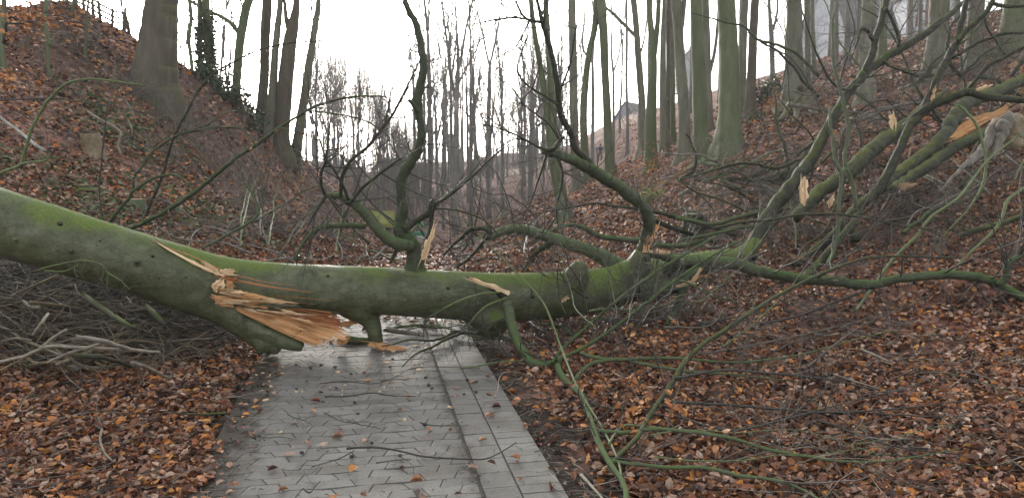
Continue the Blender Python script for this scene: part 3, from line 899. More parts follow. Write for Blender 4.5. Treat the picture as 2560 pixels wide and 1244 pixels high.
strips('bark_crack', M['red_wood'], [[(380, 600, 1.5), (430, 622, 3), (480, 640, 3.5), (530, 664, 4), (570, 680, 1.5)], [(400, 610, 2), (450, 640, 6), (500, 666, 8), (550, 688, 8), (575, 694, 2)],
       [(536, 692, 3), (580, 698, 7), (640, 710, 6), (700, 720, 4.5), (780, 730, 1.5)], [(575, 690, 1.5), (610, 692, 3), (660, 704, 2.5), (740, 714, 1.5)], [(690, 738, 1.5), (750, 744, 2), (830, 752, 1.5)], [(740, 756, 2), (790, 760, 1.2)]], 0.008)
slab('splinter', [(562, 770), (640, 764), (745, 770), (850, 780), (838, 786), (740, 780), (640, 776)], (6.52, 6.72), 0.05, M['limb'], FT, 3)
slab('splinter', [(848, 806), (890, 795), (905, 800), (880, 812), (852, 818)], (6.95, 7.05), 0.03, M['wood'], FT, 4)
slab('splinter', [(842, 846), (872, 836), (876, 844), (862, 858), (846, 862)], 6.85, 0.05, M['wood'], FT, 6)
for k in range(20):
    rg = np.random.default_rng(60 + k)
    x = 822 + k * 5.5; y = 858 + rg.uniform(-8, 6); l = rg.uniform(14, 38); a = rg.uniform(-0.6, 0.6)
    slab('splinter', [(x, y), (x + l * math.cos(a), y + l * math.sin(a) - 2), (x + l * 1.1 * math.cos(a), y + l * math.sin(a)), (x + 3, y + 5)], ground(x, 862)[1] - 0.06, 0.02, M['pale_wood' if k % 2 else 'wood'], FT, 70 + k)

for k, (x, y, wd) in enumerate(((344, 655, 24), (382, 640, 9), (178, 628, 13), (150, 560, 12), (40, 600, 16), (820, 690, 8), (1010, 752, 13), (1330, 740, 12), (250, 600, 9), (1120, 720, 9))):
    q = on_trunk(x, y); dv = unit(q - np.array([0, 0, CAM_H])); r_ = wd * 0.5 * q[1] / F     # branch scars
    kb = MB(); tube(kb, np.array([q + dv * 0.03, q + dv * 0.004, q - dv * 0.008, q - dv * 0.010, q - dv * 0.002]), r_ * np.array([1.25, 1.15, 0.85, 0.55, 0.25]), 14, 0, 0.09, k)
    kb.build('branch_scar', M['dark_limb' if k % 2 else 'fallen'], FT)
mb = MB()
px_tube(mb, [(868, 846, 20, 7.15), (900, 852, 20, 7.15), (936, 852, 18, 7.2)], sides=10)
mb.build('broken_stub', M['green_limb'], FT)

def limb(name, specs, mat, parent, seed=1, twigs=0, tl=0.5, tr=0.004, tlv=1, tmat='dark_twig', label=None, rough=0.045, sides=10, tup=0.05, t0=0.2, wob=0.14):
    mb = MB(); cs = []
    for k, s in enumerate(specs):
        cs.append(px_tube(mb, s, sides=sides if k == 0 else 7, rough=rough, seed=seed * 13 + k, n_per=7, wob=wob))
    o = mb.build(name, mat, parent)
    if label: o['label'] = label
    tips = []
    twigs = int(twigs * 1.9); tl *= 1.35; tr *= 1.5
    if twigs:
        tb = MB(); rng = np.random.default_rng(seed * 31)
        tot = sum(len(c) for c in cs)
        for c in cs:
            tips += twigs_on(tb, c, rng, max(1, int(twigs * len(c) / tot)), tl, tr, tlv, tup, t0=t0)
        tb.build('twigs', M[tmat], o)
    return o, cs, tips

def with_y(spec, y0, y1):
    n = len(spec)
    return [(*s[:3], y0 + (y1 - y0) * i / (n - 1)) for i, s in enumerate(spec)]

YA = 6.95
limb('limb', [with_y([(1034, 712, 80), (1036, 682, 60), (1037, 655, 48), (1035, 622, 44), (1018, 600, 44), (1003, 580, 38), (1000, 556, 30), (1007, 523, 28), (1002, 473, 26), (1006, 440, 28), (1020, 415, 28), (1040, 388, 24), (1047, 369, 21), (1054, 324, 19), (1048, 290, 19), (1043, 248, 25), (1052, 209, 22), (1059, 164, 20), (1053, 120, 19), (1041, 62, 17), (1024, 30, 15), (1012, 0, 14), (1003, -60, 12), (1010, -160, 9)], 7.16, 6.75),
              with_y([(1046, 282, 11), (1034, 262, 12), (1022, 250, 9)], 6.8, 6.7)], M['limb'], FT, 21, twigs=26, tl=0.35, tlv=1, label='tall crooked limb standing up from the trunk', t0=0.4)
limb('limb', [with_y([(1034, 616, 22), (1008, 611, 32), (985, 606, 31), (962, 590, 28), (938, 568, 26), (920, 545, 24), (905, 527, 23), (890, 512, 24), (872, 500, 24), (850, 490, 17), (830, 489, 15), (814, 487, 12)], 7.0, 6.6)], M['green_limb'], FT, 22, label='mossy limb forking to the left')
limb('limb', [with_y([(853, 492, 9), (852, 478, 9), (857, 438, 10), (880, 399, 9), (915, 371, 9), (950, 329, 8), (980, 289, 7), (1004, 244, 6), (1029, 194, 5), (1060, 130, 3)], 6.6, 6.4),
              with_y([(871, 500, 9), (858, 465, 7), (836, 425, 6), (815, 396, 5), (790, 320, 4), (775, 262, 3), (770, 190, 2)], 6.6, 6.3),
              with_y([(880, 503, 8), (905, 470, 7), (940, 442, 7), (985, 408, 5), (1010, 392, 3)], 6.6, 6.5),
              with_y([(814, 487, 9), (803, 462, 8), (804, 430, 8), (815, 398, 5), (822, 330, 3), (832, 262, 2)], 6.6, 6.4),
              with_y([(815, 488, 9), (795, 520, 8), (780, 545, 6), (770, 565, 4)], 6.6, 6.5), with_y([(822, 492, 7), (840, 520, 6), (858, 545, 4)], 6.6, 6.6)], M['dark_limb'], FT, 23, twigs=24, tl=0.55, tr=0.005, label='slender dark branches fanning from the left fork')
limb('limb', [with_y([(915, 566, 15), (880, 563, 14), (848, 564, 13), (815, 566, 13), (790, 575, 12), (770, 592, 10), (752, 618, 8), (735, 650, 6)], 6.9, 6.7)], M['limb'], FT, 24, twigs=6, tl=0.3)
limb('limb', [with_y([(1012, 574, 20), (1035, 556, 17), (1060, 541, 17), (1078, 525, 18), (1082, 510, 20), (1076, 501, 12)], 7.0, 6.95), with_y([(1085, 512, 9), (1110, 497, 7), (1145, 472, 7), (1190, 432, 5), (1240, 385, 4), (1275, 360, 3)], 6.95, 6.9),
              with_y([(1082, 520, 12), (1078, 550, 12), (1076, 575, 13), (1068, 600, 18)], 6.95, 7.0), with_y([(1085, 522, 6), (1120, 522, 5), (1160, 530, 5), (1210, 550, 4), (1250, 590, 3)], 6.95, 6.9)], M['dark_limb'], FT, 25, twigs=14, tl=0.5)
slab('splinter', [(1090, 562), (1087, 590), (1074, 620), (1066, 642), (1056, 650), (1052, 640), (1060, 612), (1072, 590)], 6.82, 0.05, M['pale_wood'], FT, 41)
limb('limb', [with_y([(995, 612, 12), (988, 632, 10), (976, 658, 7)], 7.0, 7.0)], M['dark_limb'], FT, 26)
# the limb that leans back over the path to the left
limb('limb', [with_y([(1566, 712, 92), (1588, 676, 60), (1602, 645, 44), (1612, 612, 36), (1620, 575, 30), (1621, 548, 33), (1608, 520, 30), (1580, 492, 31), (1545, 465, 30), (1500, 437, 30), (1470, 420, 29), (1440, 404, 25), (1405, 390, 23), (1375, 381, 20), (1358, 377, 17)], 7.72, 7.0)],
     M['limb'], FT, 27, twigs=14, tl=0.45, label='long broken-off limb curving up and to the left')
limb('limb', [with_y([(1482, 428, 26), (1470, 405, 22), (1448, 382, 18), (1434, 365, 17), (1430, 340, 17), (1420, 320, 16), (1404, 295, 14), (1398, 265, 14), (1395, 225, 14), (1388, 180, 14), (1380, 140, 14), (1368, 95, 13), (1356, 56, 12), (1350, 30, 9), (1340, -10, 7), (1330, -70, 5)], 7.25, 6.9),
              with_y([(1356, 55, 9), (1338, 54, 8), (1318, 48, 7), (1304, 35, 6), (1295, 15, 5), (1286, -10, 4)], 6.9, 6.9), with_y([(1318, 49, 6), (1290, 45, 5), (1250, 48, 5), (1210, 55, 4), (1175, 64, 2)], 6.9, 6.8),
              with_y([(1322, 56, 5), (1305, 90, 4), (1287, 120, 4), (1260, 135, 3), (1244, 145, 2)], 6.9, 6.9), with_y([(1352, 45, 7), (1362, 20, 5), (1375, -10, 4)], 6.9, 6.9),
              with_y([(1394, 262, 7), (1370, 245, 6), (1335, 225, 5), (1310, 205, 5), (1295, 180, 5), (1297, 150, 4), (1312, 110, 4), (1320, 80, 2)], 7.0, 6.9),
              with_y([(1398, 232, 6), (1425, 160, 5), (1438, 80, 4), (1450, 40, 3)], 7.0, 6.9)], M['dark_limb'], FT, 28, twigs=30, tl=0.45, tr=0.004, label='upright dark branch with crooked side shoots')
limb('limb', [with_y([(1362, 377, 12), (1385, 372, 10), (1400, 352, 9), (1412, 342, 5)], 7.0, 6.95), with_y([(1364, 375, 8), (1335, 362, 6), (1295, 340, 5), (1240, 318, 4), (1205, 310, 3)], 7.0, 6.9), with_y([(1398, 348, 6), (1372, 310, 5), (1340, 285, 4), (1310, 262, 3), (1280, 220, 3), (1240, 190, 2)], 7.0, 6.9),
              with_y([(1366, 386, 7), (1356, 420, 6), (1342, 460, 5), (1325, 510, 4), (1306, 540, 3)], 7.0, 7.0), with_y([(1396, 398, 8), (1406, 430, 7), (1402, 470, 6), (1392, 520, 5), (1396, 570, 3)], 7.0, 7.1)], M['dark_limb'], FT, 29, twigs=24, tl=0.5, tup=-0.03)
slab('splinter', [(1640, 560), (1643, 572), (1632, 600), (1622, 626), (1606, 632), (1608, 612), (1620, 584), (1628, 568)], 7.5, 0.05, M['wood'], FT, 42)
# limb arching left from the fork, behind the trunk
limb('limb', [with_y([(1590, 688, 70), (1545, 672, 56), (1520, 650, 44), (1490, 634, 34), (1450, 618, 31), (1400, 602, 30), (1360, 590, 28), (1325, 578, 26), (1290, 572, 24), (1255, 578, 23), (1232, 588, 20), (1218, 588, 12)], 8.0, 7.6)], M['green_limb'], FT, 30, twigs=14, tl=0.6, label='mossy limb arching left behind the trunk')
limb('limb', [with_y([(1228, 582, 14), (1208, 571, 12), (1180, 572, 12), (1158, 590, 10), (1130, 615, 8), (1108, 640, 6)], 7.6, 7.6), with_y([(1222, 590, 9), (1196, 620, 9), (1170, 648, 8), (1140, 668, 7)], 7.6, 7.7), with_y([(1378, 606, 18), (1345, 626, 15), (1326, 650, 12), (1316, 668, 10), (1304, 680, 8)], 7.75, 7.7)], M['dark_limb'], FT, 31, twigs=16, tl=0.45)
limb('limb', [with_y([(1600, 600, 14), (1560, 598, 14), (1500, 590, 14), (1465, 572, 13), (1430, 562, 11), (1395, 570, 9), (1370, 580, 7)], 9.2, 8.8), with_y([(1640, 612, 14), (1700, 615, 13), (1760, 600, 12)], 9.2, 9.6)], M['limb'], FT, 32, twigs=12, tl=0.5)
limb('limb', [with_y([(1530, 514, 8), (1580, 520, 9), (1640, 530, 10), (1700, 545, 12), (1760, 560, 12), (1840, 590, 10)], 9.4, 9.6), with_y([(1530, 514, 7), (1480, 508, 6), (1420, 520, 4), (1360, 530, 3), (1320, 540, 2)], 9.4, 9.2), with_y([(1625, 545, 12), (1670, 565, 13), (1720, 582, 13), (1790, 606, 13)], 9.5, 9.8)], M['dark_limb'], FT, 33, twigs=26, tl=0.5)
# long limb to the right along the foot of the bank
limb('limb', [with_y([(1640, 690, 50), (1690, 664, 40), (1730, 652, 34), (1790, 656, 32), (1850, 662, 32), (1890, 676, 30), (1940, 686, 27), (2000, 696, 26), (2080, 702, 25), (2150, 711, 25), (2190, 710, 24), (2240, 698, 23), (2300, 692, 23), (2370, 686, 23), (2430, 690, 24), (2470, 700, 24), (2515, 722, 22), (2570, 748, 20), (2640, 770, 16)], 7.9, 6.9),
              with_y([(2498, 712, 18), (2516, 694, 20), (2516, 674, 20), (2526, 655, 18), (2545, 642, 14), (2560, 634, 8)], 6.95, 6.9)], M['limb'], FT, 34, twigs=22, tl=0.7, tr=0.006, label='long green limb running right along the foot of the bank')
slab('splinter', [(1604, 630), (1640, 622), (1684, 629), (1676, 635), (1640, 634)], 7.45, 0.05, M['pale_wood'], FT, 43)
limb('limb', [with_y([(1616, 632, 12), (1660, 642, 22), (1700, 652, 30), (1740, 655, 32)], 7.55, 7.7)], M['limb'], FT, 35)
limb('limb', [with_y([(1600, 735, 60), (1650, 726, 46), (1690, 712, 36), (1720, 690, 26), (1760, 668, 16)], 7.6, 7.6), with_y([(1708, 712, 24), (1704, 740, 20), (1686, 780, 16), (1668, 812, 12)], 7.5, 7.4)], M['limb'], FT, 36, twigs=10, tl=0.5)
for q, sd_ in (([(1688, 714), (1722, 700), (1728, 706), (1694, 720)], 44), ([(1728, 700), (1750, 668), (1756, 674), (1742, 698), (1726, 712)], 45), ([(1402, 750), (1420, 740), (1424, 746), (1404, 756)], 46), ([(1668, 790), (1690, 808), (1700, 812), (1684, 796)], 47)):
    slab('splinter', q, 7.3, 0.03, M['pale_wood'], FT, sd_)

# ------------------------------------------------------------------ broken branch in front, lying over the path edge and the leaves
BB = thing('broken_branch', 'green snapped branch leaning on the trunk and reaching across the leaves in front', 'branch', tuple(ground(1330, 905)))
limb('limb', [[(1262, 742, 26, 6.92), (1268, 765, 27, 6.9), (1275, 795, 26, 6.85), (1286, 835, 24, 6.75), (1300, 868, 23, 6.65), (1318, 890, 24, 6.52), (1330, 906, 25, 6.4), (1360, 912, 22, 6.3), (1384, 908, 20, 6.3), (1398, 896, 16, 6.35)]], M['green_limb'], BB, 51, twigs=8, tl=0.5)
slab('splinter', [(1168, 692), (1186, 694), (1225, 708), (1262, 724), (1278, 734), (1270, 738), (1240, 724), (1200, 706)], (6.98, 6.85), 0.04, M['pale_wood'], BB, 52)
limb('limb', [[(1168, 692, 6, 7.02), (1200, 702, 12, 6.98), (1240, 722, 20, 6.95), (1266, 745, 26, 6.93)]], M['dark_limb'], BB, 53)
limb('limb', [[(1392, 905, 17, 6.28), (1400, 930, 18, 6.0), (1420, 958, 17, 5.75), (1450, 982, 15, 5.55), (1464, 1010, 16, 5.3), (1478, 1055, 16, 4.98), (1495, 1100, 16, 4.7), (1515, 1140, 15, 4.48), (1535, 1172, 14, 4.3), (1558, 1205, 14, 4.12), (1566, 1240, 15, 3.95), (1560, 1290, 15, 3.75)]], M['green_limb'], BB, 54, twigs=6, tl=0.3, label='thick green fork running down towards the camera')
limb('limb', [[(1380, 905, 9, 6.3), (1410, 868, 9, 6.5), (1480, 805, 9, 6.7), (1550, 745, 9, 6.8), (1640, 680, 8, 6.9), (1720, 630, 7, 7.0), (1790, 590, 5, 7.1)], [(1400, 896, 11, 6.3), (1460, 868, 10, 6.35), (1540, 815, 9, 6.5), (1630, 745, 9, 6.7), (1700, 692, 8, 6.85), (1770, 645, 6, 7.0), (1850, 600, 4, 7.1)]], M['limb'], BB, 55, twigs=16, tl=0.5, tr=0.004, label='two straight dark shoots slanting up to the right')
limb('limb', [[(1450, 882, 10.4, 6.2), (1500, 895, 10.4, 6.1), (1560, 900, 9.1, 6.15), (1640, 915, 9.1, 6.15), (1740, 930, 7.8, 6.15), (1830, 935, 5.2, 6.2), (1960, 950, 3.9, 6.2)], [(1440, 945, 10.4, 5.9), (1462, 920, 10.4, 6.0), (1500, 902, 10.4, 6.05), (1600, 896, 9.1, 6.1), (1700, 895, 7.8, 6.2), (1830, 905, 6.5, 6.2), (1990, 888, 5.2, 6.3), (2130, 850, 3.9, 6.5), (2260, 820, 2.6, 6.6)]], M['green_limb'], BB, 56, twigs=10, tl=0.55, tr=0.0035, tmat='twig')
limb('limb', [[(1490, 1075, 10.4, 4.85), (1560, 1080, 10.4, 4.85), (1640, 1072, 10.4, 4.9), (1740, 1080, 10.4, 4.85), (1830, 1095, 9.1, 4.8), (1930, 1125, 9.1, 4.65), (2020, 1140, 7.8, 4.6), (2100, 1152, 6.5, 4.55), (2230, 1150, 5.2, 4.55), (2400, 1120, 2.6, 4.6)], [(1525, 1150, 10.4, 4.45), (1590, 1160, 10.4, 4.4), (1680, 1168, 10.4, 4.35), (1760, 1168, 10.4, 4.35), (1850, 1188, 10.4, 4.25), (1930, 1198, 9.1, 4.2), (1990, 1215, 7.8, 4.15), (2070, 1260, 6.5, 4.0)]], M['green_limb'], BB, 57, twigs=12, tl=0.5, tr=0.003, tmat='twig', label='low greenish side branches trailing right over the leaves')
limb('limb', [[(1528, 1160, 10.4, 4.38), (1560, 1125, 11.7, 4.55), (1595, 1090, 13.0, 4.7), (1622, 1042, 14.3, 4.95), (1650, 1000, 13.0, 5.15), (1675, 965, 14.3, 5.35), (1690, 940, 14.3, 5.45), (1712, 905, 14.3, 5.6), (1745, 870, 13.0, 5.8), (1800, 832, 11.7, 6.0), (1870, 785, 10.4, 6.3), (1950, 735, 9.1, 6.6), (2040, 690, 7.8, 6.9), (2130, 655, 6.5, 7.2), (2220, 640, 5.2, 7.4), (2400, 645, 3.9, 7.5)]], M['dark_limb'], BB, 58, twigs=12, tl=0.7, tr=0.004, label='long dark shoot slanting right across the leaves')
limb('limb', [[(1655, 1000, 7.8, 5.15), (1740, 1008, 7.8, 5.1), (1830, 1012, 6.5, 5.1), (1950, 1022, 6.5, 5.05), (2080, 1030, 5.2, 5.0), (2250, 1020, 3.9, 5.1), (2420, 1000, 2.6, 5.2)], [(1690, 945, 7.8, 5.4), (1800, 925, 7.8, 5.5), (1900, 930, 6.5, 5.5), (2050, 945, 5.2, 5.4), (2200, 975, 3.9, 5.2)], [(1630, 1035, 7.8, 4.95), (1700, 1042, 6.5, 4.95), (1820, 1075, 6.5, 4.85), (1950, 1050, 5.2, 4.95), (2100, 1010, 3.9, 5.1), (2300, 960, 2.6, 5.3)]], M['dark_twig'], BB, 59, twigs=12, tl=0.6, tr=0.0028)
limb('limb', [[(1555, 1220, 6.5, 4.05), (1545, 1150, 6.5, 4.3), (1500, 1060, 6.5, 4.7), (1440, 960, 6.5, 5.2), (1400, 860, 5.2, 5.8), (1360, 760, 5.2, 6.2), (1300, 690, 3.9, 6.4), (1200, 590, 2.6, 6.5)], [(1520, 1110, 6.5, 4.6), (1545, 1075, 6.5, 4.75), (1570, 1062, 6.5, 4.8), (1640, 1068, 5.2, 4.8)]], M['green_twig'], BB, 60, twigs=9, tl=0.45, tr=0.0028)
limb('limb', [[(1250, 730, 5.2, 6.9), (1200, 735, 5.2, 6.8), (1140, 755, 5.2, 6.7), (1085, 785, 3.9, 6.7), (1060, 800, 2.6, 6.7)], [(1262, 745, 5.2, 6.85), (1215, 765, 5.2, 6.8), (1180, 800, 3.9, 6.7), (1160, 830, 2.6, 6.7)]], M['green_twig'], BB, 61, twigs=22, tl=0.3, tr=0.0025, tup=-0.12)
def leaf_spray(name, parent, spots, mat, seed, size=(0.04, 0.07), cnt=40, spread=0.14, tilt=0.9):
    rng = np.random.default_rng(seed); pts = []
    for px, py, Y, k in spots:
        g = ground(px, py, 0.09)
        c = P(px, py, Y if g is None else min(Y, g[1]))
        pts.append(c + rng.normal(0, 1, (int(cnt * k), 3)) * np.array([spread, spread, spread * 0.5]) * k ** 0.5)
    pts = np.concatenate(pts)
    V, Q = leaf_arrays(pts, rng.uniform(size[0], size[1], len(pts)), rng, np.full(len(pts), tilt))
    mb = MB(); mb.add(V, Q)
    return mb.build(name, mat, parent, smooth=False)
leaf_spray('leaves', BB, [(1445, 985, 5.45, 1.0), (1500, 970, 5.5, 1.0), (1375, 985, 5.5, 0.5), (1590, 1035, 5.0, 1.2), (1650, 1050, 4.95, 1.3), (1720, 1055, 4.9, 1.0), (1570, 985, 5.4, 0.8), (1650, 835, 6.4, 1.0), (1600, 850, 6.3, 0.7)], M['orange_leaf'], 5, cnt=26)

# ------------------------------------------------------------------ standing trees
def stand(label, lines, mat, seed=1, base=None, flare=0.35, Y=None, shoots=0, limbs=(), crown=None, group=None, twig='grey_twig', rough=0.022, name='beech_tree', lobes=0.16):
    """lines[0] is the trunk from its foot upwards in photo pixels; the rest fork from it"""
    g = ground(lines[0][0][0], lines[0][0][1])
    if Y is None: Y = g[1] if g is not None else 30.0
    foot = P(lines[0][0][0], lines[0][0][1], Y)
    zg = h(foot[0], foot[1])
    t = thing(name, label, 'tree', (foot[0], foot[1], min(zg, foot[2])), group)
    mb = MB(); cs = []
    for k, ln in enumerate(lines):
        pts, rad = [], []
        for s in ln:
            p = P(s[0], s[1], Y); pts.append(p); rad.append(s[2] * 0.5 * Y / F)
        pts = np.array(pts); rad = np.array(rad)
        if k == 0:
            pts = np.vstack([[pts[0] + np.array([0, 0, min(zg, foot[2]) - foot[2] - 0.35])], pts]); rad = np.concatenate([[rad[0] * (1 + flare)], rad])
        c = spline(np.column_stack([pts, rad]), 8)
        lb = None
        if k == 0:
            hh = c[:, 2] - zg
            lb = lobes * np.clip(1 - hh / (rad[1] * 5.0), 0, 1) ** 2
            c[:, 3] *= 1 + flare * np.clip(1 - hh / (rad[1] * 4.0), 0, 1) ** 2
        rng = np.random.default_rng(seed * 7 + k)
        n = np.arange(len(c))
        c[:, 0] += 0.05 * c[:, 3] * vnoise(n * 0.35, n * 0 + seed, 3) * 2
        tube(mb, c[:, :3], c[:, 3], 20 if k == 0 else 10, 0, rough, seed + k, lb, freq=1.6)
        cs.append(c)
    mb.build('trunk', M[mat], t)
    if limbs:
        for ln in limbs:
            lb_ = MB()
            pts = np.array([P(s[0], s[1], Y - 0.02 * i) for i, s in enumerate(ln)]); rad = np.array([s[2] * 0.5 * Y / F for s in ln])
            c = spline(np.column_stack([pts, rad]), 6)
            tube(lb_, c[:, :3], c[:, 3], 8, 0, 0.05, seed)
            lo = lb_.build('limb', M[mat], t)
            tb = MB(); rg = np.random.default_rng(seed + 5); twigs_on(tb, c, rg, 8, 1.0, 0.012, 2, 0.1)
            tb.build('twigs', M[twig], lo)
    if shoots:
        tb = MB(); rg = np.random.default_rng(seed * 3 + 1)
        c = cs[0]
        vis = c[(c[:, 2] < P(1280, -80, Y)[2]) & (c[:, 2] > zg + 0.3)]
        if len(vis) > 3:
            twigs_on(tb, vis, rg, int(shoots * 1.6), 0.026 * Y, 0.00042 * Y, 2, 0.12, t0=0.05, t1=1, wob=0.3)
            tb.build('shoots', M[twig], t)
    return t, cs, Y

def ivy_on(t, c, Y, seed, n=1500, t0=0, t1=1, name='ivy'):
    rng = np.random.default_rng(seed)
    i = (rng.uniform(t0, t1, n) ** 0.9 * (len(c) - 1)).astype(int)
    d = rng.normal(0, 1, (n, 3)); d /= np.linalg.norm(d, axis=1)[:, None]
    pts = c[i, :3] + d * (c[i, 3][:, None] * 1.1 + np.abs(rng.normal(0, 0.07, n))[:, None])
    pts[:, 2] += rng.uniform(-0.15, 0.15, n)
    V, Q = leaf_arrays(pts, rng.uniform(0.07, 0.13, n), rng, np.full(n, 1.2))
    mb = MB(); mb.add(V, Q); mb.build(name, M['ivy_leaf'], t, smooth=False)

# left crest
stand('massive leaning beech trunk with a flared foot on the crest of the left bank', [[(396, 280, 112), (392, 235, 104), (388, 190, 100), (390, 150, 94), (395, 95, 84), (400, 40, 77), (404, 0, 72), (409, -120, 66), (414, -420, 55)]], 'dark_beech', 1, Y=18.6, shoots=14, lobes=0.10, flare=0.12, rough=0.006)
t, cs, Y = stand('slim pole tree just right of the massive leaning beech', [[(482, 210, 9), (478, 150, 9), (472, 100, 9), (478, 40, 8), (470, -60, 7), (468, -300, 5)]], 'green_beech', 2, Y=23, shoots=26)
t, cs, Y = stand('ivy-wrapped slender tree, the left one of the ivy pair', [[(504, 240, 15), (502, 180, 13), (499, 100, 12), (500, 30, 11), (496, -60, 9), (495, -300, 6)]], 'green_beech', 3, Y=23.5, shoots=18)
ivy_on(t, cs[0], Y, 31, 900, 0, 0.55)
t, cs, Y = stand('thickly ivy-clad tree, the right one of the ivy pair', [[(531, 248, 26), (528, 190, 24), (524, 130, 20), (518, 60, 19), (514, 0, 18), (510, -100, 15), (508, -320, 10)]], 'green_beech', 4, Y=23.5, shoots=24)
ivy_on(t, cs[0], Y, 41, 1900, 0, 0.6)
stand('leaning beech with one long bough reaching left across the ivy trees', [[(590, 268, 20), (591, 220, 20), (594, 170, 20), (598, 120, 21), (606, 70, 21), (616, 20, 21), (630, -30, 19), (650, -160, 15), (670, -320, 11)]], 'green_beech', 5, Y=24.5, shoots=14,
      limbs=[[(598, 84, 12), (584, 66, 11), (566, 50, 10), (545, 38, 9), (520, 28, 9), (500, 16, 8), (478, 4, 7), (455, -14, 6)], [(612, 40, 6), (600, -5, 4), (596, -60, 3)]])
stand('dark upright beech, leftmost stem of the clump under the low sun', [[(650, 318, 28), (655, 260, 25), (661, 190, 23), (662, 120, 23), (664, 60, 24), (668, 0, 23), (672, -120, 20), (676, -340, 14)]], 'dark_beech', 6, Y=26, shoots=10)
stand('pale slim beech, middle stem of the clump under the low sun', [[(676, 330, 26), (680, 260, 23), (684, 190, 20), (688, 130, 18), (694, 70, 17), (701, 0, 13), (706, -100, 11), (712, -300, 8)]], 'beech', 7, Y=25.5, shoots=12)
stand('bent forked beech, rightmost stem of the clump under the low sun', [[(703, 340, 38), (708, 280, 37), (712, 220, 37), (718, 160, 36), (724, 110, 33), (731, 72, 29), (739, 30, 20), (742, 0, 16), (745, -100, 14), (750, -300, 10)], [(728, 84, 20), (716, 50, 12), (712, 10, 8), (705, -60, 6)]], 'dark_beech', 8, Y=25.5, shoots=12)
t, cs, Y = stand('slender grey beech rising from the ivy tuft low on the left bank', [[(733, 432, 32), (737, 400, 28), (745, 350, 25), (752, 300, 23), (759, 255, 21), (767, 200, 20), (773, 160, 18), (781, 110, 17), (790, 50, 14), (798, -20, 12), (808, -200, 9)]], 'beech', 9, Y=27, shoots=14)
def bush(name, label, px, py, wpx, hpx, n_stem, mat, seed, leaf=None, nleaf=0, Y=None, cat='shrub', up=0.05, lv=2, r=0.008, group=None, lsize=(0.05, 0.09), spread=0.9, lean=(0, 0, 0), lspread=0.12):
    g = ground(px, py) if Y is None else P(px, py, Y)
    if g is None: g = P(px, py, 20)
    Yg = g[1]; sc = Yg / F
    g = np.array([g[0], g[1], h(g[0], g[1])])
    W, H = wpx * sc, hpx * sc
    t = thing(name, label, cat, tuple(g), group)
    rng = np.random.default_rng(seed); mb = MB(); tips = []
    for _ in range(n_stem):
        o = g + np.array([rng.uniform(-0.5, 0.5) * W, rng.uniform(-0.4, 0.4) * W, 0])
        o[2] = h(o[0], o[1]) - 0.04
        d = np.array([rng.normal(0, spread) , rng.normal(0, spread), 1.0]) + np.array(lean)
        grow(mb, o, d, H * rng.uniform(0.55, 1.15), max(r * rng.uniform(0.6, 1.3), 0.00036 * Yg), lv, rng, up=up, wob=0.35, kids=(3, 5), tips=tips, end=0.45)
    mb.build('stems', M[mat], t)
    if leaf:
        idx = rng.integers(0, len(tips), nleaf)
        pts = np.array([tips[i][0] for i in idx]) + rng.normal(0, lspread, (nleaf, 3))
        V, Q = leaf_arrays(pts, rng.uniform(*lsize, nleaf), rng, np.full(nleaf, 1.0))
        lb = MB(); lb.add(V, Q); lb.build('leaves', M[leaf], t, smooth=False)
    return t
bush('ivy_tuft', 'dark green ivy tuft at the foot of the slender grey beech', 722, 446, 45, 34, 18, 'dark_twig', 91, 'ivy_leaf', 420, Y=26.4, lsize=(0.08, 0.15))

# right bank and crest
stand('forked green beech standing lowest on the right bank, behind the curved limb', [[(1412, 556, 36), (1405, 510, 33), (1396, 455, 31), (1386, 400, 30), (1380, 355, 29), (1377, 320, 26)], [(1378, 335, 20), (1368, 300, 15), (1363, 250, 15), (1352, 174, 15), (1345, 130, 14), (1337, 87, 13), (1327, 0, 12), (1318, -120, 9)], [(1380, 335, 22), (1382, 290, 20), (1379, 230, 19), (1374, 150, 17), (1368, 80, 15), (1364, 0, 14), (1360, -140, 10)]], 'green_beech', 12, shoots=22)
stand('straight grey beech beside the forked green beech', [[(1442, 476, 28), (1440, 430, 25), (1437, 370, 22), (1436, 309, 22), (1434, 249, 21), (1432, 125, 20), (1430, 0, 18), (1428, -200, 14)]], 'beech', 13, shoots=14)
stand('curving beech that bows to the right near its top', [[(1470, 455, 24), (1464, 400, 21), (1459, 320, 19), (1460, 249, 18), (1466, 185, 16), (1474, 125, 15), (1484, 85, 15), (1489, 50, 15), (1490, 0, 14), (1488, -100, 11)]], 'green_beech', 14, shoots=12, limbs=[[(1468, 140, 6), (1459, 125, 5), (1456, 100, 5), (1461, 50, 4), (1460, 0, 3)]])
stand('straight green beech next to the distant walker', [[(1526, 436, 28), (1523, 390, 24), (1520, 330, 22), (1516, 250, 20), (1513, 190, 19), (1510, 110, 21), (1506, 40, 22), (1503, -20, 22), (1500, -220, 16)]], 'green_beech', 15, shoots=10)
stand('thin forked sapling tree above the walker', [[(1534, 335, 7), (1534, 270, 7), (1534, 200, 6), (1532, 172, 6), (1528, 120, 5), (1530, 60, 4), (1526, -20, 3)], [(1534, 178, 5), (1544, 150, 4), (1550, 120, 4), (1556, 80, 3)]], 'far_bark', 16, Y=70, shoots=24)
stand('very thin straight pole tree in front of the hilltop gable', [[(1569, 330, 8), (1569, 290, 7), (1566, 200, 7), (1567, 100, 7), (1566, 0, 6), (1565, -120, 5)]], 'far_bark', 17, Y=62, shoots=16)
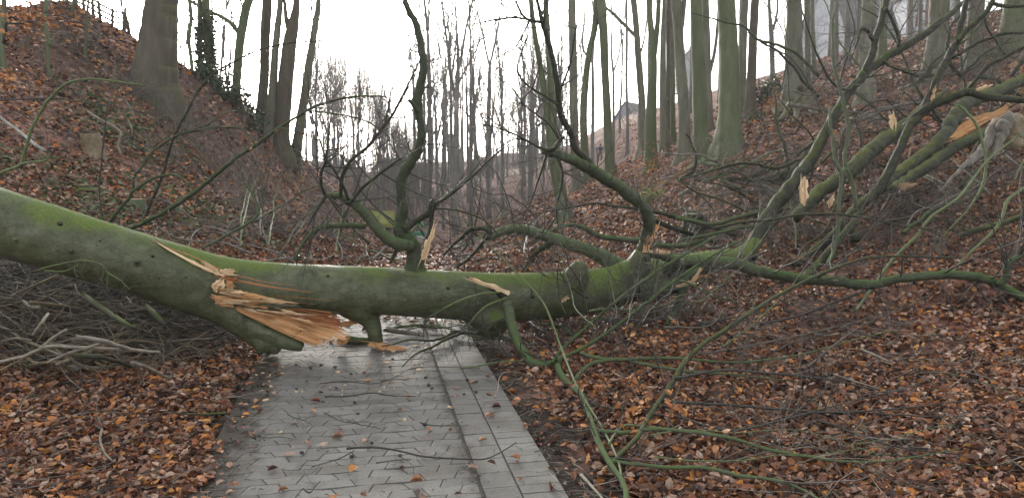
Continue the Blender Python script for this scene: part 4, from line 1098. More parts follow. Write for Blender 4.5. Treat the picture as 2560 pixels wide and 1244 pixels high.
stand('beech with a heavy bough leaving left, right of the hilltop gable', [[(1606, 360, 24), (1605, 309, 21), (1604, 249, 18), (1599, 180, 17), (1594, 120, 16), (1590, 60, 15), (1584, 0, 15), (1578, -60, 14), (1574, -260, 10)]], 'beech', 18, Y=38, shoots=14,
      limbs=[[(1597, 98, 9), (1580, 82, 9), (1565, 66, 8), (1550, 52, 8), (1535, 36, 8), (1520, 24, 7), (1506, 10, 6), (1490, -10, 5)], [(1603, 130, 5), (1612, 90, 4), (1618, 40, 4), (1622, -20, 3)]])
stand('twin-stemmed mossy beech, first big tree of the right-hand row', [[(1628, 425, 36), (1627, 380, 31), (1627, 309, 28), (1630, 224, 24), (1632, 150, 20), (1629, 90, 16), (1623, 20, 13), (1618, -100, 10)], [(1634, 150, 14), (1640, 100, 13), (1645, 40, 12), (1647, -20, 11), (1650, -160, 8)]], 'green_beech', 19, shoots=18)
stand('grey beech standing half hidden behind the twin-stemmed mossy beech', [[(1658, 390, 20), (1658, 300, 17), (1657, 200, 16), (1658, 100, 14), (1662, 0, 12), (1664, -140, 10)]], 'beech', 20, Y=33, shoots=12)
stand('narrow dark trunk between two paler beeches in the right-hand row', [[(1669, 375, 13), (1670, 300, 11), (1670, 200, 10), (1671, 100, 11), (1671, 0, 12), (1673, -140, 10)]], 'dark_beech', 21, Y=30, shoots=10)
stand('brown-green trunk pressed close behind the narrow dark trunk', [[(1684, 380, 15), (1682, 300, 13), (1681, 200, 13), (1680, 100, 12), (1679, 0, 11), (1678, -140, 9)]], 'green_beech', 22, Y=34, shoots=8)
stand('tall beech that widens upwards beside the withered leaf spray', [[(1713, 388, 36), (1712, 340, 31), (1710, 280, 29), (1706, 230, 28), (1702, 180, 26), (1698, 110, 23), (1694, 50, 24), (1690, 0, 26), (1685, -80, 22), (1680, -280, 14)], [(1700, 90, 14), (1706, 50, 12), (1710, 10, 12), (1713, -40, 10)]], 'beech', 23, Y=26, shoots=22)
stand('smooth green beech, slimmer neighbour of the broadest trunk', [[(1756, 400, 42), (1753, 340, 37), (1750, 290, 35), (1747, 200, 33), (1743, 100, 29), (1740, 0, 28), (1736, -120, 25), (1730, -360, 17)]], 'green_beech', 24, shoots=8, lobes=0.2)
stand('light grey beech seen between the smooth green beech and the broadest trunk', [[(1774, 350, 22), (1772, 280, 20), (1769, 200, 18), (1767, 125, 18), (1764, 0, 17), (1762, -160, 13)], [(1772, 190, 10), (1780, 160, 9), (1788, 120, 8), (1794, 60, 7), (1797, 0, 6)]], 'beech', 25, Y=30, shoots=16)
stand('broadest green beech trunk of the right-hand row', [[(1822, 388, 66), (1823, 350, 58), (1824, 299, 54), (1824, 240, 52), (1823, 180, 49), (1821, 110, 46), (1818, 50, 43), (1816, 0, 42), (1812, -140, 37), (1806, -400, 26)]], 'green_beech', 26, shoots=8, flare=0.4, lobes=0.22)
stand('slim grey trunk just right of the broadest trunk', [[(1858, 310, 20), (1858, 260, 18), (1857, 200, 17), (1857, 150, 18), (1858, 90, 19), (1861, 20, 18), (1864, -60, 16), (1868, -240, 11)]], 'beech', 27, Y=29, shoots=8)
stand('dark-barked beech with knobbly ring scars at the end of the row', [[(1873, 290, 28), (1875, 250, 25), (1878, 200, 23), (1881, 140, 21), (1883, 90, 20), (1886, 30, 20), (1889, -40, 18), (1892, -240, 12)]], 'dark_beech', 28, Y=28, shoots=10)
stand('slender crooked tree alone against the sky left of the rooted beech', [[(1932, 215, 14), (1931, 160, 12), (1929, 100, 12), (1927, 70, 11), (1924, 30, 8), (1922, -20, 7), (1918, -140, 4)], [(1930, 80, 7), (1938, 55, 6), (1944, 20, 5), (1942, -30, 4)], [(1936, 62, 4), (1950, 40, 3), (1962, 10, 3), (1975, -20, 2)]], 'far_bark', 29, Y=44, shoots=22)
t, cs, Y = stand('grey beech with a gnarled mossy foot and roots spreading over the leaves', [[(1992, 285, 72), (1990, 262, 58), (1988, 235, 46), (1986, 190, 42), (1984, 140, 41), (1984, 90, 40), (1985, 40, 37), (1985, -10, 35), (1984, -160, 29), (1982, -380, 20)]], 'beech', 30, Y=24.5, shoots=8, flare=0.5, lobes=0.35, rough=0.05)
rb = MB()
for k, ln in enumerate(([(1978, 262, 26), (1965, 282, 16), (1950, 298, 11), (1935, 308, 7)], [(2006, 250, 26), (2018, 268, 18), (2030, 276, 12), (2045, 284, 6)], [(1990, 268, 24), (1990, 290, 17), (1984, 306, 10)], [(2000, 215, 14), (2010, 235, 14), (2015, 262, 14)])):
    px_tube(rb, [(*s, Y - 0.35) for s in ln], sides=8, rough=0.12, seed=300 + k)
rb.build('root', M['dark_beech'], t)
stand('thin grey tree close to the right of the rooted beech', [[(2021, 240, 16), (2020, 180, 15), (2019, 110, 14), (2018, 40, 14), (2016, -20, 13), (2014, -160, 10)]], 'beech', 33, Y=29, shoots=12)
stand('thinner grey tree second to the right of the rooted beech', [[(2036, 190, 11), (2034, 130, 11), (2031, 60, 10), (2031, 0, 9), (2030, -140, 7)]], 'beech', 34, Y=33, shoots=12)
stand('smooth beech trunk behind the forking dark limb', [[(2160, 262, 46), (2162, 220, 37), (2164, 170, 35), (2168, 110, 34), (2171, 60, 34), (2174, 0, 34), (2178, -120, 29), (2184, -340, 20)]], 'beech', 35, shoots=6)
stand('narrow trunk in shade beside the smooth beech behind the forking dark limb', [[(2206, 170, 22), (2206, 130, 20), (2208, 60, 19), (2212, -20, 17), (2216, -160, 13)]], 'green_beech', 36, Y=29, shoots=6)
stand('stout beech trunk crossed by the long dark diagonal limb', [[(2336, 205, 60), (2338, 175, 53), (2342, 130, 50), (2345, 80, 47), (2348, 30, 45), (2350, -30, 43), (2354, -160, 37), (2360, -360, 26)]], 'beech', 37, Y=21.5, shoots=6, lobes=0.2)
stand('mid-sized beech right of the stout crossed trunk', [[(2434, 160, 44), (2436, 120, 40), (2438, 70, 38), (2441, 10, 36), (2446, -100, 32), (2452, -320, 22)]], 'beech', 38, Y=21.5, shoots=6)
stand('big mossy trunk cut by the right edge of the view', [[(2534, 118, 66), (2536, 80, 56), (2538, 30, 52), (2542, -40, 48), (2550, -300, 34)]], 'green_beech', 39, Y=21, shoots=4)
for k, (x, yb, wd, lab) in enumerate(((2090, 120, 10, 'thin dim stem in front of the left part of the hilltop house'), (2118, 115, 12, 'thin dim stem in front of the middle of the hilltop house'), (2146, 115, 9, 'thin dim stem in front of the right part of the hilltop house'), (2275, 110, 12, 'thin dim stem below the timbered gable'), (2392, 70, 14, 'dim stem between the stout crossed trunk and the mid-sized beech'), (2300, 95, 9, 'slightest of the dim stems below the timbered gable'))):
    stand(lab, [[(x, yb, wd * 1.3), (x + 1, yb - 50, wd), (x + 2, yb - 110, wd * 0.9), (x + 4, yb - 220, wd * 0.7)]], 'far_bark', 400 + k, Y=37, shoots=8, group='dim stems near the hilltop house')
# young trees on the left bank
stand('crooked sapling with a hooked foot high on the left bank', [[(119, 122, 9), (123, 110, 10), (119, 90, 9), (113, 65, 9), (112, 35, 9), (115, 0, 9), (118, -80, 7)]], 'green_beech', 440, Y=16.3, shoots=10, name='sapling', flare=0.1, lobes=0)
stand('pale sapling in front of the crest fence', [[(212, 128, 7), (217, 90, 6), (217, 50, 6), (221, 0, 5), (224, -60, 4)]], 'green_beech', 441, Y=18.2, shoots=10, name='sapling', flare=0.1, lobes=0)
stand('mossy sapling left of the crest fence', [[(180, 50, 8), (183, 20, 8), (186, -10, 7), (188, -80, 6)]], 'green_beech', 442, Y=19.6, shoots=8, name='sapling', flare=0.1, lobes=0)
stand('dark sapling leaning in at the left edge of the view', [[(2, 84, 14), (8, 50, 13), (10, 10, 11), (4, -60, 9)]], 'green_beech', 443, Y=15.4, shoots=8, name='sapling', flare=0.1, lobes=0)

# ------------------------------------------------------------------ bare woodland across the valley
def tree_proto(seed, H, r, fork, dens, low):
    rng = np.random.default_rng(seed)
    tm, cm = MB(), MB()
    n = 12; hf = H * fork
    z = np.linspace(-0.4, hf, n)
    x = np.cumsum(rng.normal(0, 0.05, n)) * H / 20; y = np.cumsum(rng.normal(0, 0.05, n)) * H / 20
    pts = np.stack([x - x[1], y - y[1], z], 1)
    tube(tm, pts, r * np.linspace(1.15, 0.72, n), 8, 0, 0.05, seed)
    top = pts[-1]
    for k in range(rng.integers(2, 5)):
        a = rng.uniform(0, 2 * math.pi); s = rng.uniform(0.10, 0.38)
        grow(cm, top, (math.cos(a) * s, math.sin(a) * s, 1), (H - hf) * rng.uniform(0.75, 1.05), r * rng.uniform(0.40, 0.62), 3, rng, up=0.10, wob=0.16, kids=(dens + 1, dens + 4), ang=(18, 50), sides=5, end=0.3, lo=0.12)
    for k in range(low):
        i = rng.integers(3, n); a = rng.uniform(0, 2 * math.pi)
        grow(cm, pts[i], (math.cos(a), math.sin(a), 0.5), H * rng.uniform(0.1, 0.2), r * 0.16, 2, rng, up=0.08, wob=0.3, kids=(3, 5), sides=4)
    return tm, cm
protos = []
for k, (H, r, fk, dn, low) in enumerate(((19, 0.23, 0.5, 3, 6), (21, 0.26, 0.58, 3, 4), (17, 0.19, 0.42, 4, 8), (22, 0.28, 0.66, 3, 5), (15, 0.16, 0.35, 4, 10), (18, 0.2, 0.25, 4, 8), (11, 0.12, 0.2, 5, 12), (9, 0.1, 0.15, 5, 14))):
    tm, cm = tree_proto(700 + k, H, r, fk, dn, low)
    root = thing('bare_tree', 'bare grey tree', 'tree', (0, 0, 0))
    a = tm.build('trunk', M['far_bark'], root); b = cm.build('crown', M['far_bark'], root)
    protos.append((root, a, b, r, H, [False]))
def far_tree(px, Y, wpx, k, label, group, hs=1.0, rot=0.0, py=None):
    root, a, b, r, H, used = protos[k]
    if used[0]:
        q = root.copy(); C.objects.link(q)
        for ch in (a, b):
            c = ch.copy(); C.objects.link(c); c.parent = q
    else:
        q = root; used[0] = True
    p = P(px, 420, Y); z = h(p[0], Y)
    q.location = (p[0], Y, z)
    s = wpx * Y / F / (2 * r)
    q.scale = (max(s, 0.55 * hs), max(s, 0.55 * hs), hs); q.rotation_euler = (0, 0, rot)
    q['label'] = label; q['group'] = group
far_tree(1222, 62, 13, 1, 'tall grey tree splitting into a fan of upright limbs, centre of the far wood', 'bare trees across the valley', 1.0, 0.4)
far_tree(1138, 52, 19, 0, 'stoutest far tree, with withered red leaves hanging before its trunk', 'bare trees across the valley', 1.0, 2.2)
far_tree(1176, 60, 12, 5, 'tall far tree between the stoutest far tree and the fan-limbed one', 'bare trees across the valley', 1.0, 1.1)
far_tree(1076, 58, 12, 3, 'tall straight far tree close behind the crooked upright limb', 'bare trees across the valley', 1.0, 5.2)
rng = np.random.default_rng(77)
LB = {'c': ('slender bare grey tree in the hazy wood across the valley', 'bare trees across the valley'),
      'l': ('small twiggy bare tree in the thicket beyond the left bank', 'twiggy trees beyond the left bank'),
      'r': ('slim bare tree far up the slope behind the right-hand row', 'slim trees behind the right-hand row')}
for i in range(58):
    x = rng.uniform(1035, 1400); Y = rng.uniform(55, 118)
    far_tree(x, Y, rng.uniform(4.5, 8), int(rng.choice([0, 1, 2, 3, 5])), *LB['c'], rng.uniform(0.75, 1.0) if x < 1240 else rng.uniform(0.55, 0.75), rng.uniform(0, 6.28))
for i in range(64):
    x = rng.uniform(775, 1040); Y = rng.uniform(40, 105)
    top = np.interp(x, [775, 880, 960, 1010], [95, 110, 190, 300]) + rng.uniform(-30, 90)
    p = P(x, 420, Y); z = h(p[0], Y); k = int(rng.choice([4, 5, 6, 7, 6, 2]))
    hs = max(0.35, (P(x, top, Y)[2] - z) / protos[k][4])
    far_tree(x, Y, rng.uniform(3, 6), k, *LB['l'], hs, rng.uniform(0, 6.28))
for i in range(26):
    far_tree(rng.uniform(1230, 1440), rng.uniform(70, 118), rng.uniform(3.5, 6), int(rng.choice([4, 6, 2])), *LB['c'], rng.uniform(0.6, 0.95), rng.uniform(0, 6.28))
for x, Y, wd, k, hs in ((1548, 88, 6, 0, 1.0), (1480, 66, 7, 1, 1.1), (1618, 58, 8, 3, 1.0), (1722, 52, 9, 2, 0.9), (1794, 50, 8, 3, 0.9), (1840, 48, 8, 1, 0.9), (1398, 80, 8, 0, 1.0), (1458, 92, 6, 2, 1.0), (1720, 60, 6, 5, 0.9), (2062, 46, 8, 3, 0.9), (2005, 50, 7, 1, 0.9)):
    far_tree(x, Y, wd, k, *LB['r'], hs, x * 0.37)
for x, Y, k, hs in ((455, 34, 6, 0.9), (468, 30, 7, 1.0), (545, 32, 6, 1.0), (560, 36, 5, 0.8), (575, 34, 6, 1.1), (330, 27, 7, 0.8), (620, 40, 6, 0.9), (790, 42, 4, 0.9), (765, 46, 4, 0.9)):
    far_tree(x, Y, 4, k, 'wispy bare tree behind the crest of the left bank', 'wispy trees behind the left crest', hs, x * 0.7)
for k, pr in enumerate(protos):
    if not pr[5][0]:
        for o in pr[:3]: bpy.data.objects.remove(o)

M['heap_stick'] = plain('old stick bark', (0.165, 0.135, 0.095), 0.75, 12, 0.5)
M['tan_twig'] = plain('tan stick bark', (0.20, 0.15, 0.085), 0.7, 12, 0.5)

# ------------------------------------------------------------------ broken crown lying up the right bank
def fallen(name, label, specs, mat, seed, twigs=20, tl=0.8, tr=0.006, tlv=2, tmat='twig', cat='fallen limb', group=None, tup=0.06, wob=0.2, sides=12, parts=None):
    loc = ground(specs[0][0][0], specs[0][0][1], 0.0, 10.0)
    t = thing(name, label, cat, tuple(loc), group)
    for k, s in enumerate(specs):
        s = [(q[0], q[1], q[2] * 0.84, *q[3:]) for q in s]
        limb((parts or 'stem') if k == 0 else 'branch', [s], M[mat], t, seed + k, twigs=max(1, int(twigs * (0.26 if k == 0 else 0.12))), tl=tl * 0.62, tr=tr * 0.62, tlv=tlv, tmat=tmat, sides=sides if k == 0 else 9, rough=0.06, tup=tup, wob=wob, t0=0.1)
    return t
fallen('fallen_limb', 'longest dark limb slanting up across the right bank, forking twice near the top', [
    with_y([(1866, 648, 46), (1888, 606, 44), (1916, 546, 42), (1955, 492, 40), (1996, 440, 38), (2022, 405, 34), (2045, 369, 32), (2070, 320, 30), (2093, 276, 28), (2120, 232, 26), (2150, 200, 26), (2168, 176, 25), (2215, 145, 24), (2262, 115, 22), (2300, 92, 21), (2336, 67, 20), (2370, 40, 17), (2399, 15, 15), (2440, -15, 12), (2520, -80, 9)], 9.0, 10.8),
    with_y([(2160, 185, 22), (2178, 140, 21), (2186, 105, 21), (2198, 70, 20), (2208, 30, 19), (2217, -5, 18), (2226, -80, 15)], 10.0, 10.3),
    with_y([(2186, 108, 14), (2174, 85, 13), (2162, 73, 12), (2151, 76, 9), (2144, 100, 7), (2136, 125, 5), (2126, 150, 3)], 10.1, 9.9),
    with_y([(2244, 124, 11), (2248, 100, 11), (2240, 75, 10), (2228, 45, 9), (2214, 20, 7)], 10.2, 10.1),
    with_y([(2150, 200, 8), (2120, 225, 8), (2080, 205, 7), (2040, 130, 6), (2002, 18, 4)], 9.8, 9.6),
    with_y([(2210, 152, 9), (2225, 165, 8), (2270, 182, 7), (2298, 190, 5)], 10.0, 9.9)], 'dark_limb', 500, twigs=60, tl=0.75)
fallen('mossy_log', 'thickest moss-ridged log lying up the right bank below the longest dark limb', [
    with_y([(1990, 545, 34), (2006, 524, 36), (2040, 490, 40), (2075, 462, 40), (2125, 428, 44), (2160, 395, 46), (2190, 368, 44), (2232, 335, 40), (2275, 306, 36), (2320, 262, 32), (2370, 232, 28)], 10.4, 12.4)], 'log', 520, twigs=16)
fallen('mossy_log', 'middle mossy log of the bank, meeting two others at its lower end', [
    with_y([(2196, 478, 26), (2215, 462, 36), (2254, 432, 40), (2300, 395, 40), (2352, 352, 42), (2378, 310, 42), (2402, 272, 42), (2440, 246, 40), (2500, 225, 36), (2580, 190, 32)], 10.2, 12.2)], 'log', 530, twigs=14)
fallen('mossy_log', 'lower mossy log lying beneath the long split plank', [
    with_y([(2225, 475, 24), (2263, 453, 32), (2310, 420, 34), (2350, 395, 34), (2414, 353, 32), (2460, 335, 30), (2540, 300, 28)], 10.1, 11.6)], 'log', 540, twigs=12)
fallen('fallen_limb', 'dark-stemmed limb leaning from the log junction to the top right, forked in two', [
    with_y([(1985, 660, 20), (2030, 630, 26), (2080, 590, 26), (2138, 527, 26), (2175, 492, 26), (2205, 462, 28), (2234, 405, 26), (2258, 356, 24), (2272, 318, 24), (2300, 285, 24), (2321, 249, 23), (2340, 205, 23), (2361, 162, 22), (2378, 130, 22), (2394, 100, 20), (2403, 62, 17), (2413, 20, 16), (2422, -30, 14), (2440, -120, 10)], 9.3, 10.2),
    with_y([(2392, 104, 16), (2415, 78, 15), (2440, 55, 15), (2461, 36, 15), (2478, 10, 14), (2492, -20, 12), (2510, -80, 9)], 9.9, 9.9),
    with_y([(2480, 8, 11), (2500, 14, 11), (2530, 17, 10), (2580, 14, 8)], 9.9, 9.7),
    with_y([(2462, 45, 7), (2468, 70, 7), (2490, 105, 6), (2500, 120, 6), (2512, 138, 4)], 9.9, 9.7),
    with_y([(2380, 145, 9), (2400, 135, 9), (2440, 110, 9), (2475, 96, 9), (2510, 85, 9), (2570, 82, 8)], 9.9, 9.5)], 'dark_limb', 550, twigs=50, tl=0.7)
fallen('fallen_limb', 'heavy dark limb bending level to the right edge above the long split plank', [
    with_y([(2262, 318, 20), (2300, 283, 24), (2331, 264, 24), (2370, 248, 23), (2416, 230, 24), (2440, 236, 22), (2474, 244, 21), (2520, 248, 20), (2580, 252, 18)], 9.8, 9.3),
    with_y([(2418, 232, 12), (2435, 205, 11), (2470, 165, 11), (2500, 150, 10), (2540, 128, 9), (2580, 110, 8)], 9.6, 9.3)], 'dark_limb', 560, twigs=36, tl=0.7)
fallen('leaning_stem', 'pale slender stem standing across the longest dark limb with a kinked base', [
    with_y([(2140, 528, 10), (2138, 485, 11), (2122, 440, 11), (2112, 395, 11), (2121, 330, 11), (2117, 290, 11), (2106, 245, 10), (2094, 200, 9), (2083, 150, 8), (2081, 95, 7), (2082, 50, 6), (2096, 10, 4)], 9.2, 9.5)], 'green_limb', 570, twigs=12, tl=0.5, cat='leaning stem')
fallen('leaning_stem', 'green slender stem forking low in front of the thickest moss-ridged log', [
    with_y([(2068, 662, 11), (2082, 632, 11), (2092, 600, 11), (2096, 560, 11), (2098, 500, 12), (2104, 440, 12), (2088, 400, 10), (2082, 350, 9), (2074, 292, 8), (2078, 268, 5)], 8.9, 9.2),
    with_y([(2104, 436, 9), (2118, 425, 9), (2135, 470, 11), (2140, 520, 11)], 9.1, 9.1)], 'green_limb', 575, twigs=12, tl=0.5, cat='leaning stem')
fallen('fallen_limb', 'short mossy limb with a cut end beside the green forking stem', [
    with_y([(2140, 600, 30), (2120, 545, 22), (2145, 515, 26), (2180, 490, 28)], 9.4, 9.8)], 'log', 580, twigs=6)
fallen('leaning_stem', 'bright green shoot curving down the bank right of the split planks', [
    with_y([(2395, 262, 8), (2420, 285, 8), (2440, 310, 8), (2455, 350, 8), (2465, 400, 8), (2460, 450, 8), (2448, 480, 7), (2420, 525, 6), (2400, 545, 5), (2350, 600, 4)], 8.9, 8.6)], 'green_twig', 585, twigs=12, tl=0.5, cat='leaning stem')
fallen('leaning_stem', 'yellow-green shoot slanting low at the right, in front of the bare soil', [
    with_y([(2560, 470, 9), (2520, 500, 9), (2506, 540, 9), (2490, 570, 9), (2450, 610, 8), (2415, 640, 7), (2380, 680, 5)], 8.2, 7.8)], 'green_twig', 587, twigs=10, tl=0.5, cat='leaning stem')
fallen('leaning_stem', 'thin greenish shoot crossing the right bank from lower left to upper right', [
    with_y([(2140, 775, 8), (2180, 720, 8), (2230, 650, 8), (2290, 590, 8), (2330, 540, 8), (2400, 490, 7), (2470, 400, 6), (2560, 330, 5)], 7.6, 8.6)], 'green_twig', 589, twigs=26, tl=0.6, cat='leaning stem')
fallen('fallen_limb', 'low limb half buried in leaves at the right, below the tangle', [
    with_y([(2400, 590, 12), (2440, 575, 18), (2500, 560, 16), (2580, 530, 12)], 8.8, 8.6)], 'log', 591, twigs=8)
fallen('fallen_limb', 'slanting mossy limb with peeled bark near the foot of the tangle', [
    with_y([(2000, 700, 26), (2045, 660, 24), (2090, 610, 22), (2130, 560, 20), (2150, 530, 18)], 8.9, 9.2)], 'log', 593, twigs=12)
fallen('fallen_limb', 'bare dark branch running level over the leaves behind the longest dark limb', [
    with_y([(1700, 450, 5), (1760, 432, 7), (1830, 412, 9), (1880, 408, 9), (1940, 420, 8), (2000, 398, 7)], 10.5, 10.8), with_y([(1700, 452, 4), (1740, 480, 5), (1800, 498, 6), (1870, 530, 7), (1930, 560, 8)], 10, 9.8)], 'dark_limb', 595, twigs=40, tl=0.6)
fallen('fallen_limb', 'thin long bough arching level over the green limb at the foot of the right bank', [
    with_y([(1780, 572, 7), (1850, 556, 8), (1930, 548, 8), (2020, 535, 8), (2110, 537, 8), (2200, 552, 6), (2300, 570, 4), (2420, 575, 3)], 8.4, 8.0)], 'dark_limb', 597, twigs=44, tl=0.6)
fallen('fallen_limb', 'dark bough lying across the leaves between the fallen trunk and the grey stump', [
    with_y([(1690, 545, 9), (1780, 560, 12), (1840, 545, 13), (1900, 530, 14), (1960, 512, 10)], 9.4, 9.6), with_y([(1700, 600, 9), (1780, 585, 10), (1850, 570, 10), (1920, 560, 9)], 9.2, 9.2)], 'limb', 599, twigs=40, tl=0.6)

# the many thinner boughs of the shattered crown
def bough(x, y, ang, length, wd, mat, seed, label, group, twigs=10, tl=0.5, near=0.90, ymax=12.5, kink=0.22, name='broken_bough'):
    rg = np.random.default_rng(seed); n = 9; line = []; a = ang
    for i in range(n):
        g = ground(x, y, 0, 30)
        Yp = min(g[1] * near, ymax)
        if line: Yp = 0.6 * line[-1][3] + 0.4 * Yp
        line.append((x, y, wd * (1 - 0.75 * i / n), Yp))
        a += rg.normal(0, kink); x += math.cos(a) * length / n; y -= math.sin(a) * length / n
    t = thing(name, label, 'branch', tuple(P(*line[0][:2], line[0][3])), group)
    o, cs, tips = limb('stem', [line], M[mat], t, seed, twigs=0, wob=0.35, rough=0.07, sides=7)
    tb = MB(); twigs_on(tb, cs[0], rg, twigs, tl, 0.0042, 2, 0.05, t0=0.1, wob=0.32); tb.build('twigs', M[('dark_twig', 'twig', 'grey_twig')[seed % 3]], t)
rg = np.random.default_rng(404)
for k in range(120):
    x = rg.uniform(1640, 2540); y = rg.uniform(0.15, 1) * (690 - 0.42 * (x - 1640)) + (0.30 * (x - 1640) if rg.uniform() < 0.35 else 0)
    y = min(max(y, 190), 690)
    ang = rg.choice([rg.normal(0.75, 0.3), rg.normal(0.05, 0.2), rg.normal(2.2, 0.4), rg.normal(1.35, 0.3)], p=[0.45, 0.3, 0.15, 0.1])
    if x < 1950: y = max(y, 450); ang = rg.normal(0.15, 0.25)
    bough(x, y, ang, rg.uniform(160, 460) * (0.6 if x < 1950 else 1), 4 + 9 * rg.uniform() ** 2, rg.choice(['dark_limb', 'limb', 'green_twig', 'grey_twig', 'twig', 'dark_limb']), 3000 + k, 'thin broken bough in the tangle of the shattered crown on the right bank', 'broken boughs on the right bank', twigs=11, tl=0.6)
for k in range(56):
    x = rg.uniform(540, 1420); y = rg.uniform(560, 660)
    bough(x, y, rg.choice([rg.normal(0.6, 0.4), rg.normal(2.5, 0.4), rg.normal(1.5, 0.3)]), rg.uniform(120, 330), rg.uniform(3.5, 7), rg.choice(['dark_limb', 'grey_twig', 'dark_twig', 'twig', 'green_twig']), 3100 + k, 'thin bare branch sticking up from the brush behind the fallen trunk', 'thin branches behind the fallen trunk', twigs=9, tl=0.5, near=0.93, ymax=16)
for k in range(16):
    x = rg.uniform(950, 1760); y = rg.uniform(792, 850)
    bough(x, y, rg.choice([rg.normal(0.05, 0.2), rg.normal(3.1, 0.2)]), rg.uniform(120, 300), rg.uniform(5, 11), rg.choice(['dark_limb', 'limb', 'dark_twig', 'log']), 3200 + k, 'dark bough crushed on the ground beneath the fallen trunk', 'boughs crushed beneath the trunk', twigs=6, tl=0.35, near=0.985)

for k in range(12):
    x = rg.uniform(1480, 2300); y = rg.uniform(850, 1190)
    bough(x, y, rg.choice([rg.normal(0.0, 0.16), rg.normal(0.55, 0.2), rg.normal(-0.25, 0.15)], p=[0.6, 0.25, 0.15]), rg.uniform(260, 700), rg.uniform(3.5, 6.5), rg.choice(['dark_twig', 'twig', 'green_twig', 'dark_limb']), 3300 + k, 'thin snapped shoot lying loose over the leaves in the right foreground', 'snapped shoots in the right foreground', twigs=4, tl=0.3, near=0.97, kink=0.1)

for k in range(18):
    x = rg.uniform(1370, 1740); y = rg.uniform(690, 830)
    bough(x, y, rg.choice([rg.normal(0.6, 0.35), rg.normal(2.4, 0.4), rg.normal(0.0, 0.2)]), rg.uniform(120, 340), rg.uniform(3, 7), rg.choice(['dark_limb', 'grey_twig', 'dark_twig', 'twig', 'green_twig']), 3400 + k, 'small broken branch caught against the right end of the fallen trunk', 'broken branches against the trunk', twigs=8, tl=0.35, near=0.80, ymax=7.2)

# wedges and planks of split wood among the broken crown
for k, (poly, Y, lab) in enumerate(((((2373, 344), (2402, 311), (2440, 290), (2527, 262), (2513, 279), (2447, 318), (2420, 330), (2405, 342)), (9.9, 9.5), 'long orange split plank jutting from the logs near the right edge'),
        (((1996, 470), (2010, 440), (2020, 452), (2023, 492), (2010, 516), (2001, 505)), 9.0, 'upright pale slab standing against the longest dark limb'),
        (((2247, 459), (2262, 456), (2296, 457), (2288, 464), (2262, 474), (2250, 476)), 9.5, 'blunt pale wedge lying below the middle mossy log'),
        (((2221, 289), (2234, 286), (2243, 308), (2236, 312), (2230, 324), (2224, 312)), 9.7, 'small upright pale chip above the thickest moss-ridged log'),
        (((2326, 246), (2334, 222), (2340, 220), (2338, 240), (2330, 252)), 9.6, 'narrow white splinter beside the forked dark limb'),
        (((2332, 256), (2352, 244), (2372, 231), (2362, 246), (2342, 258)), 9.7, 'flat tan splinter pointing right beside the narrow white splinter'),
        (((2440, 222), (2458, 214), (2484, 212), (2470, 220), (2448, 226)), 9.3, 'jagged pale break on the heavy limb at the right edge'),
        (((2522, 166), (2540, 152), (2545, 160), (2530, 174)), 9.0, 'squarish pale chip near the right edge above the heavy limb'),
        (((1962, 632), (2000, 640), (2012, 646), (1990, 650)), 8.6, 'pinkish flat splinter low in front of the mossy logs'),
        (((2066, 505), (2086, 486), (2088, 500), (2072, 522)), 9.3, 'ragged cream splinter beside the green forking stem'),
        (((1636, 462), (1700, 430), (1738, 412), (1720, 428), (1660, 462)), 12.5, 'old tan plank lying on the far side of the right bank'),
        (((1700, 418), (1716, 408), (1734, 400), (1738, 404), (1716, 416)), 14.0, 'thin cream splinter beyond the old tan plank'),
        (((2384, 394), (2396, 391), (2402, 404), (2390, 408)), 9.6, 'small square tan chip under the lower mossy log'))):
    slab('wood_splinter', poly, Y, 0.05, M['old_wood' if k in (2, 5, 7, 8, 10, 11, 12) else ('wood' if k in (0, 5) else 'pale_wood')], None, 800 + k, lab, 'splinter')

# ------------------------------------------------------------------ grey root plate and stumps
def stump(label, px, py, w, hpx, mat, seed, top='old_wood', lean=(0, 0), roots=0):
    g = ground(px, py); sc = g[1] / F; r = w * sc / 2; H = hpx * sc
    t = thing('tree_stump', label, 'stump', tuple(g))
    mb = MB(); zz = np.array([-0.3, 0, 0.25, 0.6, 0.97, 1.0])
    pts = np.array([[g[0] + lean[0] * max(0, q) * H, g[1] + lean[1] * max(0, q) * H, g[2] + q * H] for q in zz])
    tube(mb, pts, r * np.array([1.4, 1.25, 1.06, 1.0, 0.98, 0.95]), 22, 0, 0.05, seed, np.array([0.2, 0.16, 0.08, 0.05, 0.04, 0.04]), cap=False)
    mb.build('body', M[mat], t)
    tb = MB(); a = np.arange(22) / 22 * 2 * np.pi
    rr = 0.93 * r * (1 + 0.06 * np.cos(5 * a + seed))
    ring = np.stack([pts[-1][0] + rr * np.cos(a), pts[-1][1] + rr * np.sin(a), np.full(22, pts[-1][2] + 0.004)], 1)
    c2 = pts[-1] + np.array([0, 0, 0.012])
    tb.add(np.vstack([ring, c2]), None, [[i, (i + 1) % 22, 22] for i in range(22)])
    o = tb.build('cut_face', M[top], t, smooth=False); wood_attr(o, np.linspace(0, 1, 23), np.linspace(0, 1, 23))
    return t
stump('weathered grey-topped stump standing alone on the left bank', 232, 384, 46, 52, 'tan_twig', 1, 'old_wood', (0, -0.15))
stump('low mossy stump just above the fallen trunk on the left', 340, 520, 46, 22, 'green_limb', 2, 'old_wood')
stump('flat yellowish stump half sunk in the herbs above the fallen trunk', 205, 472, 44, 10, 'log', 4, 'old_wood')
stump('broad grey-green stump at the foot of the right bank behind the fallen limbs', 1735, 600, 62, 66, 'log', 3, 'log')
t = thing('root_plate', 'grey twisted roots of an old stump under the long split plank', 'tree roots', tuple(ground(2470, 400)))
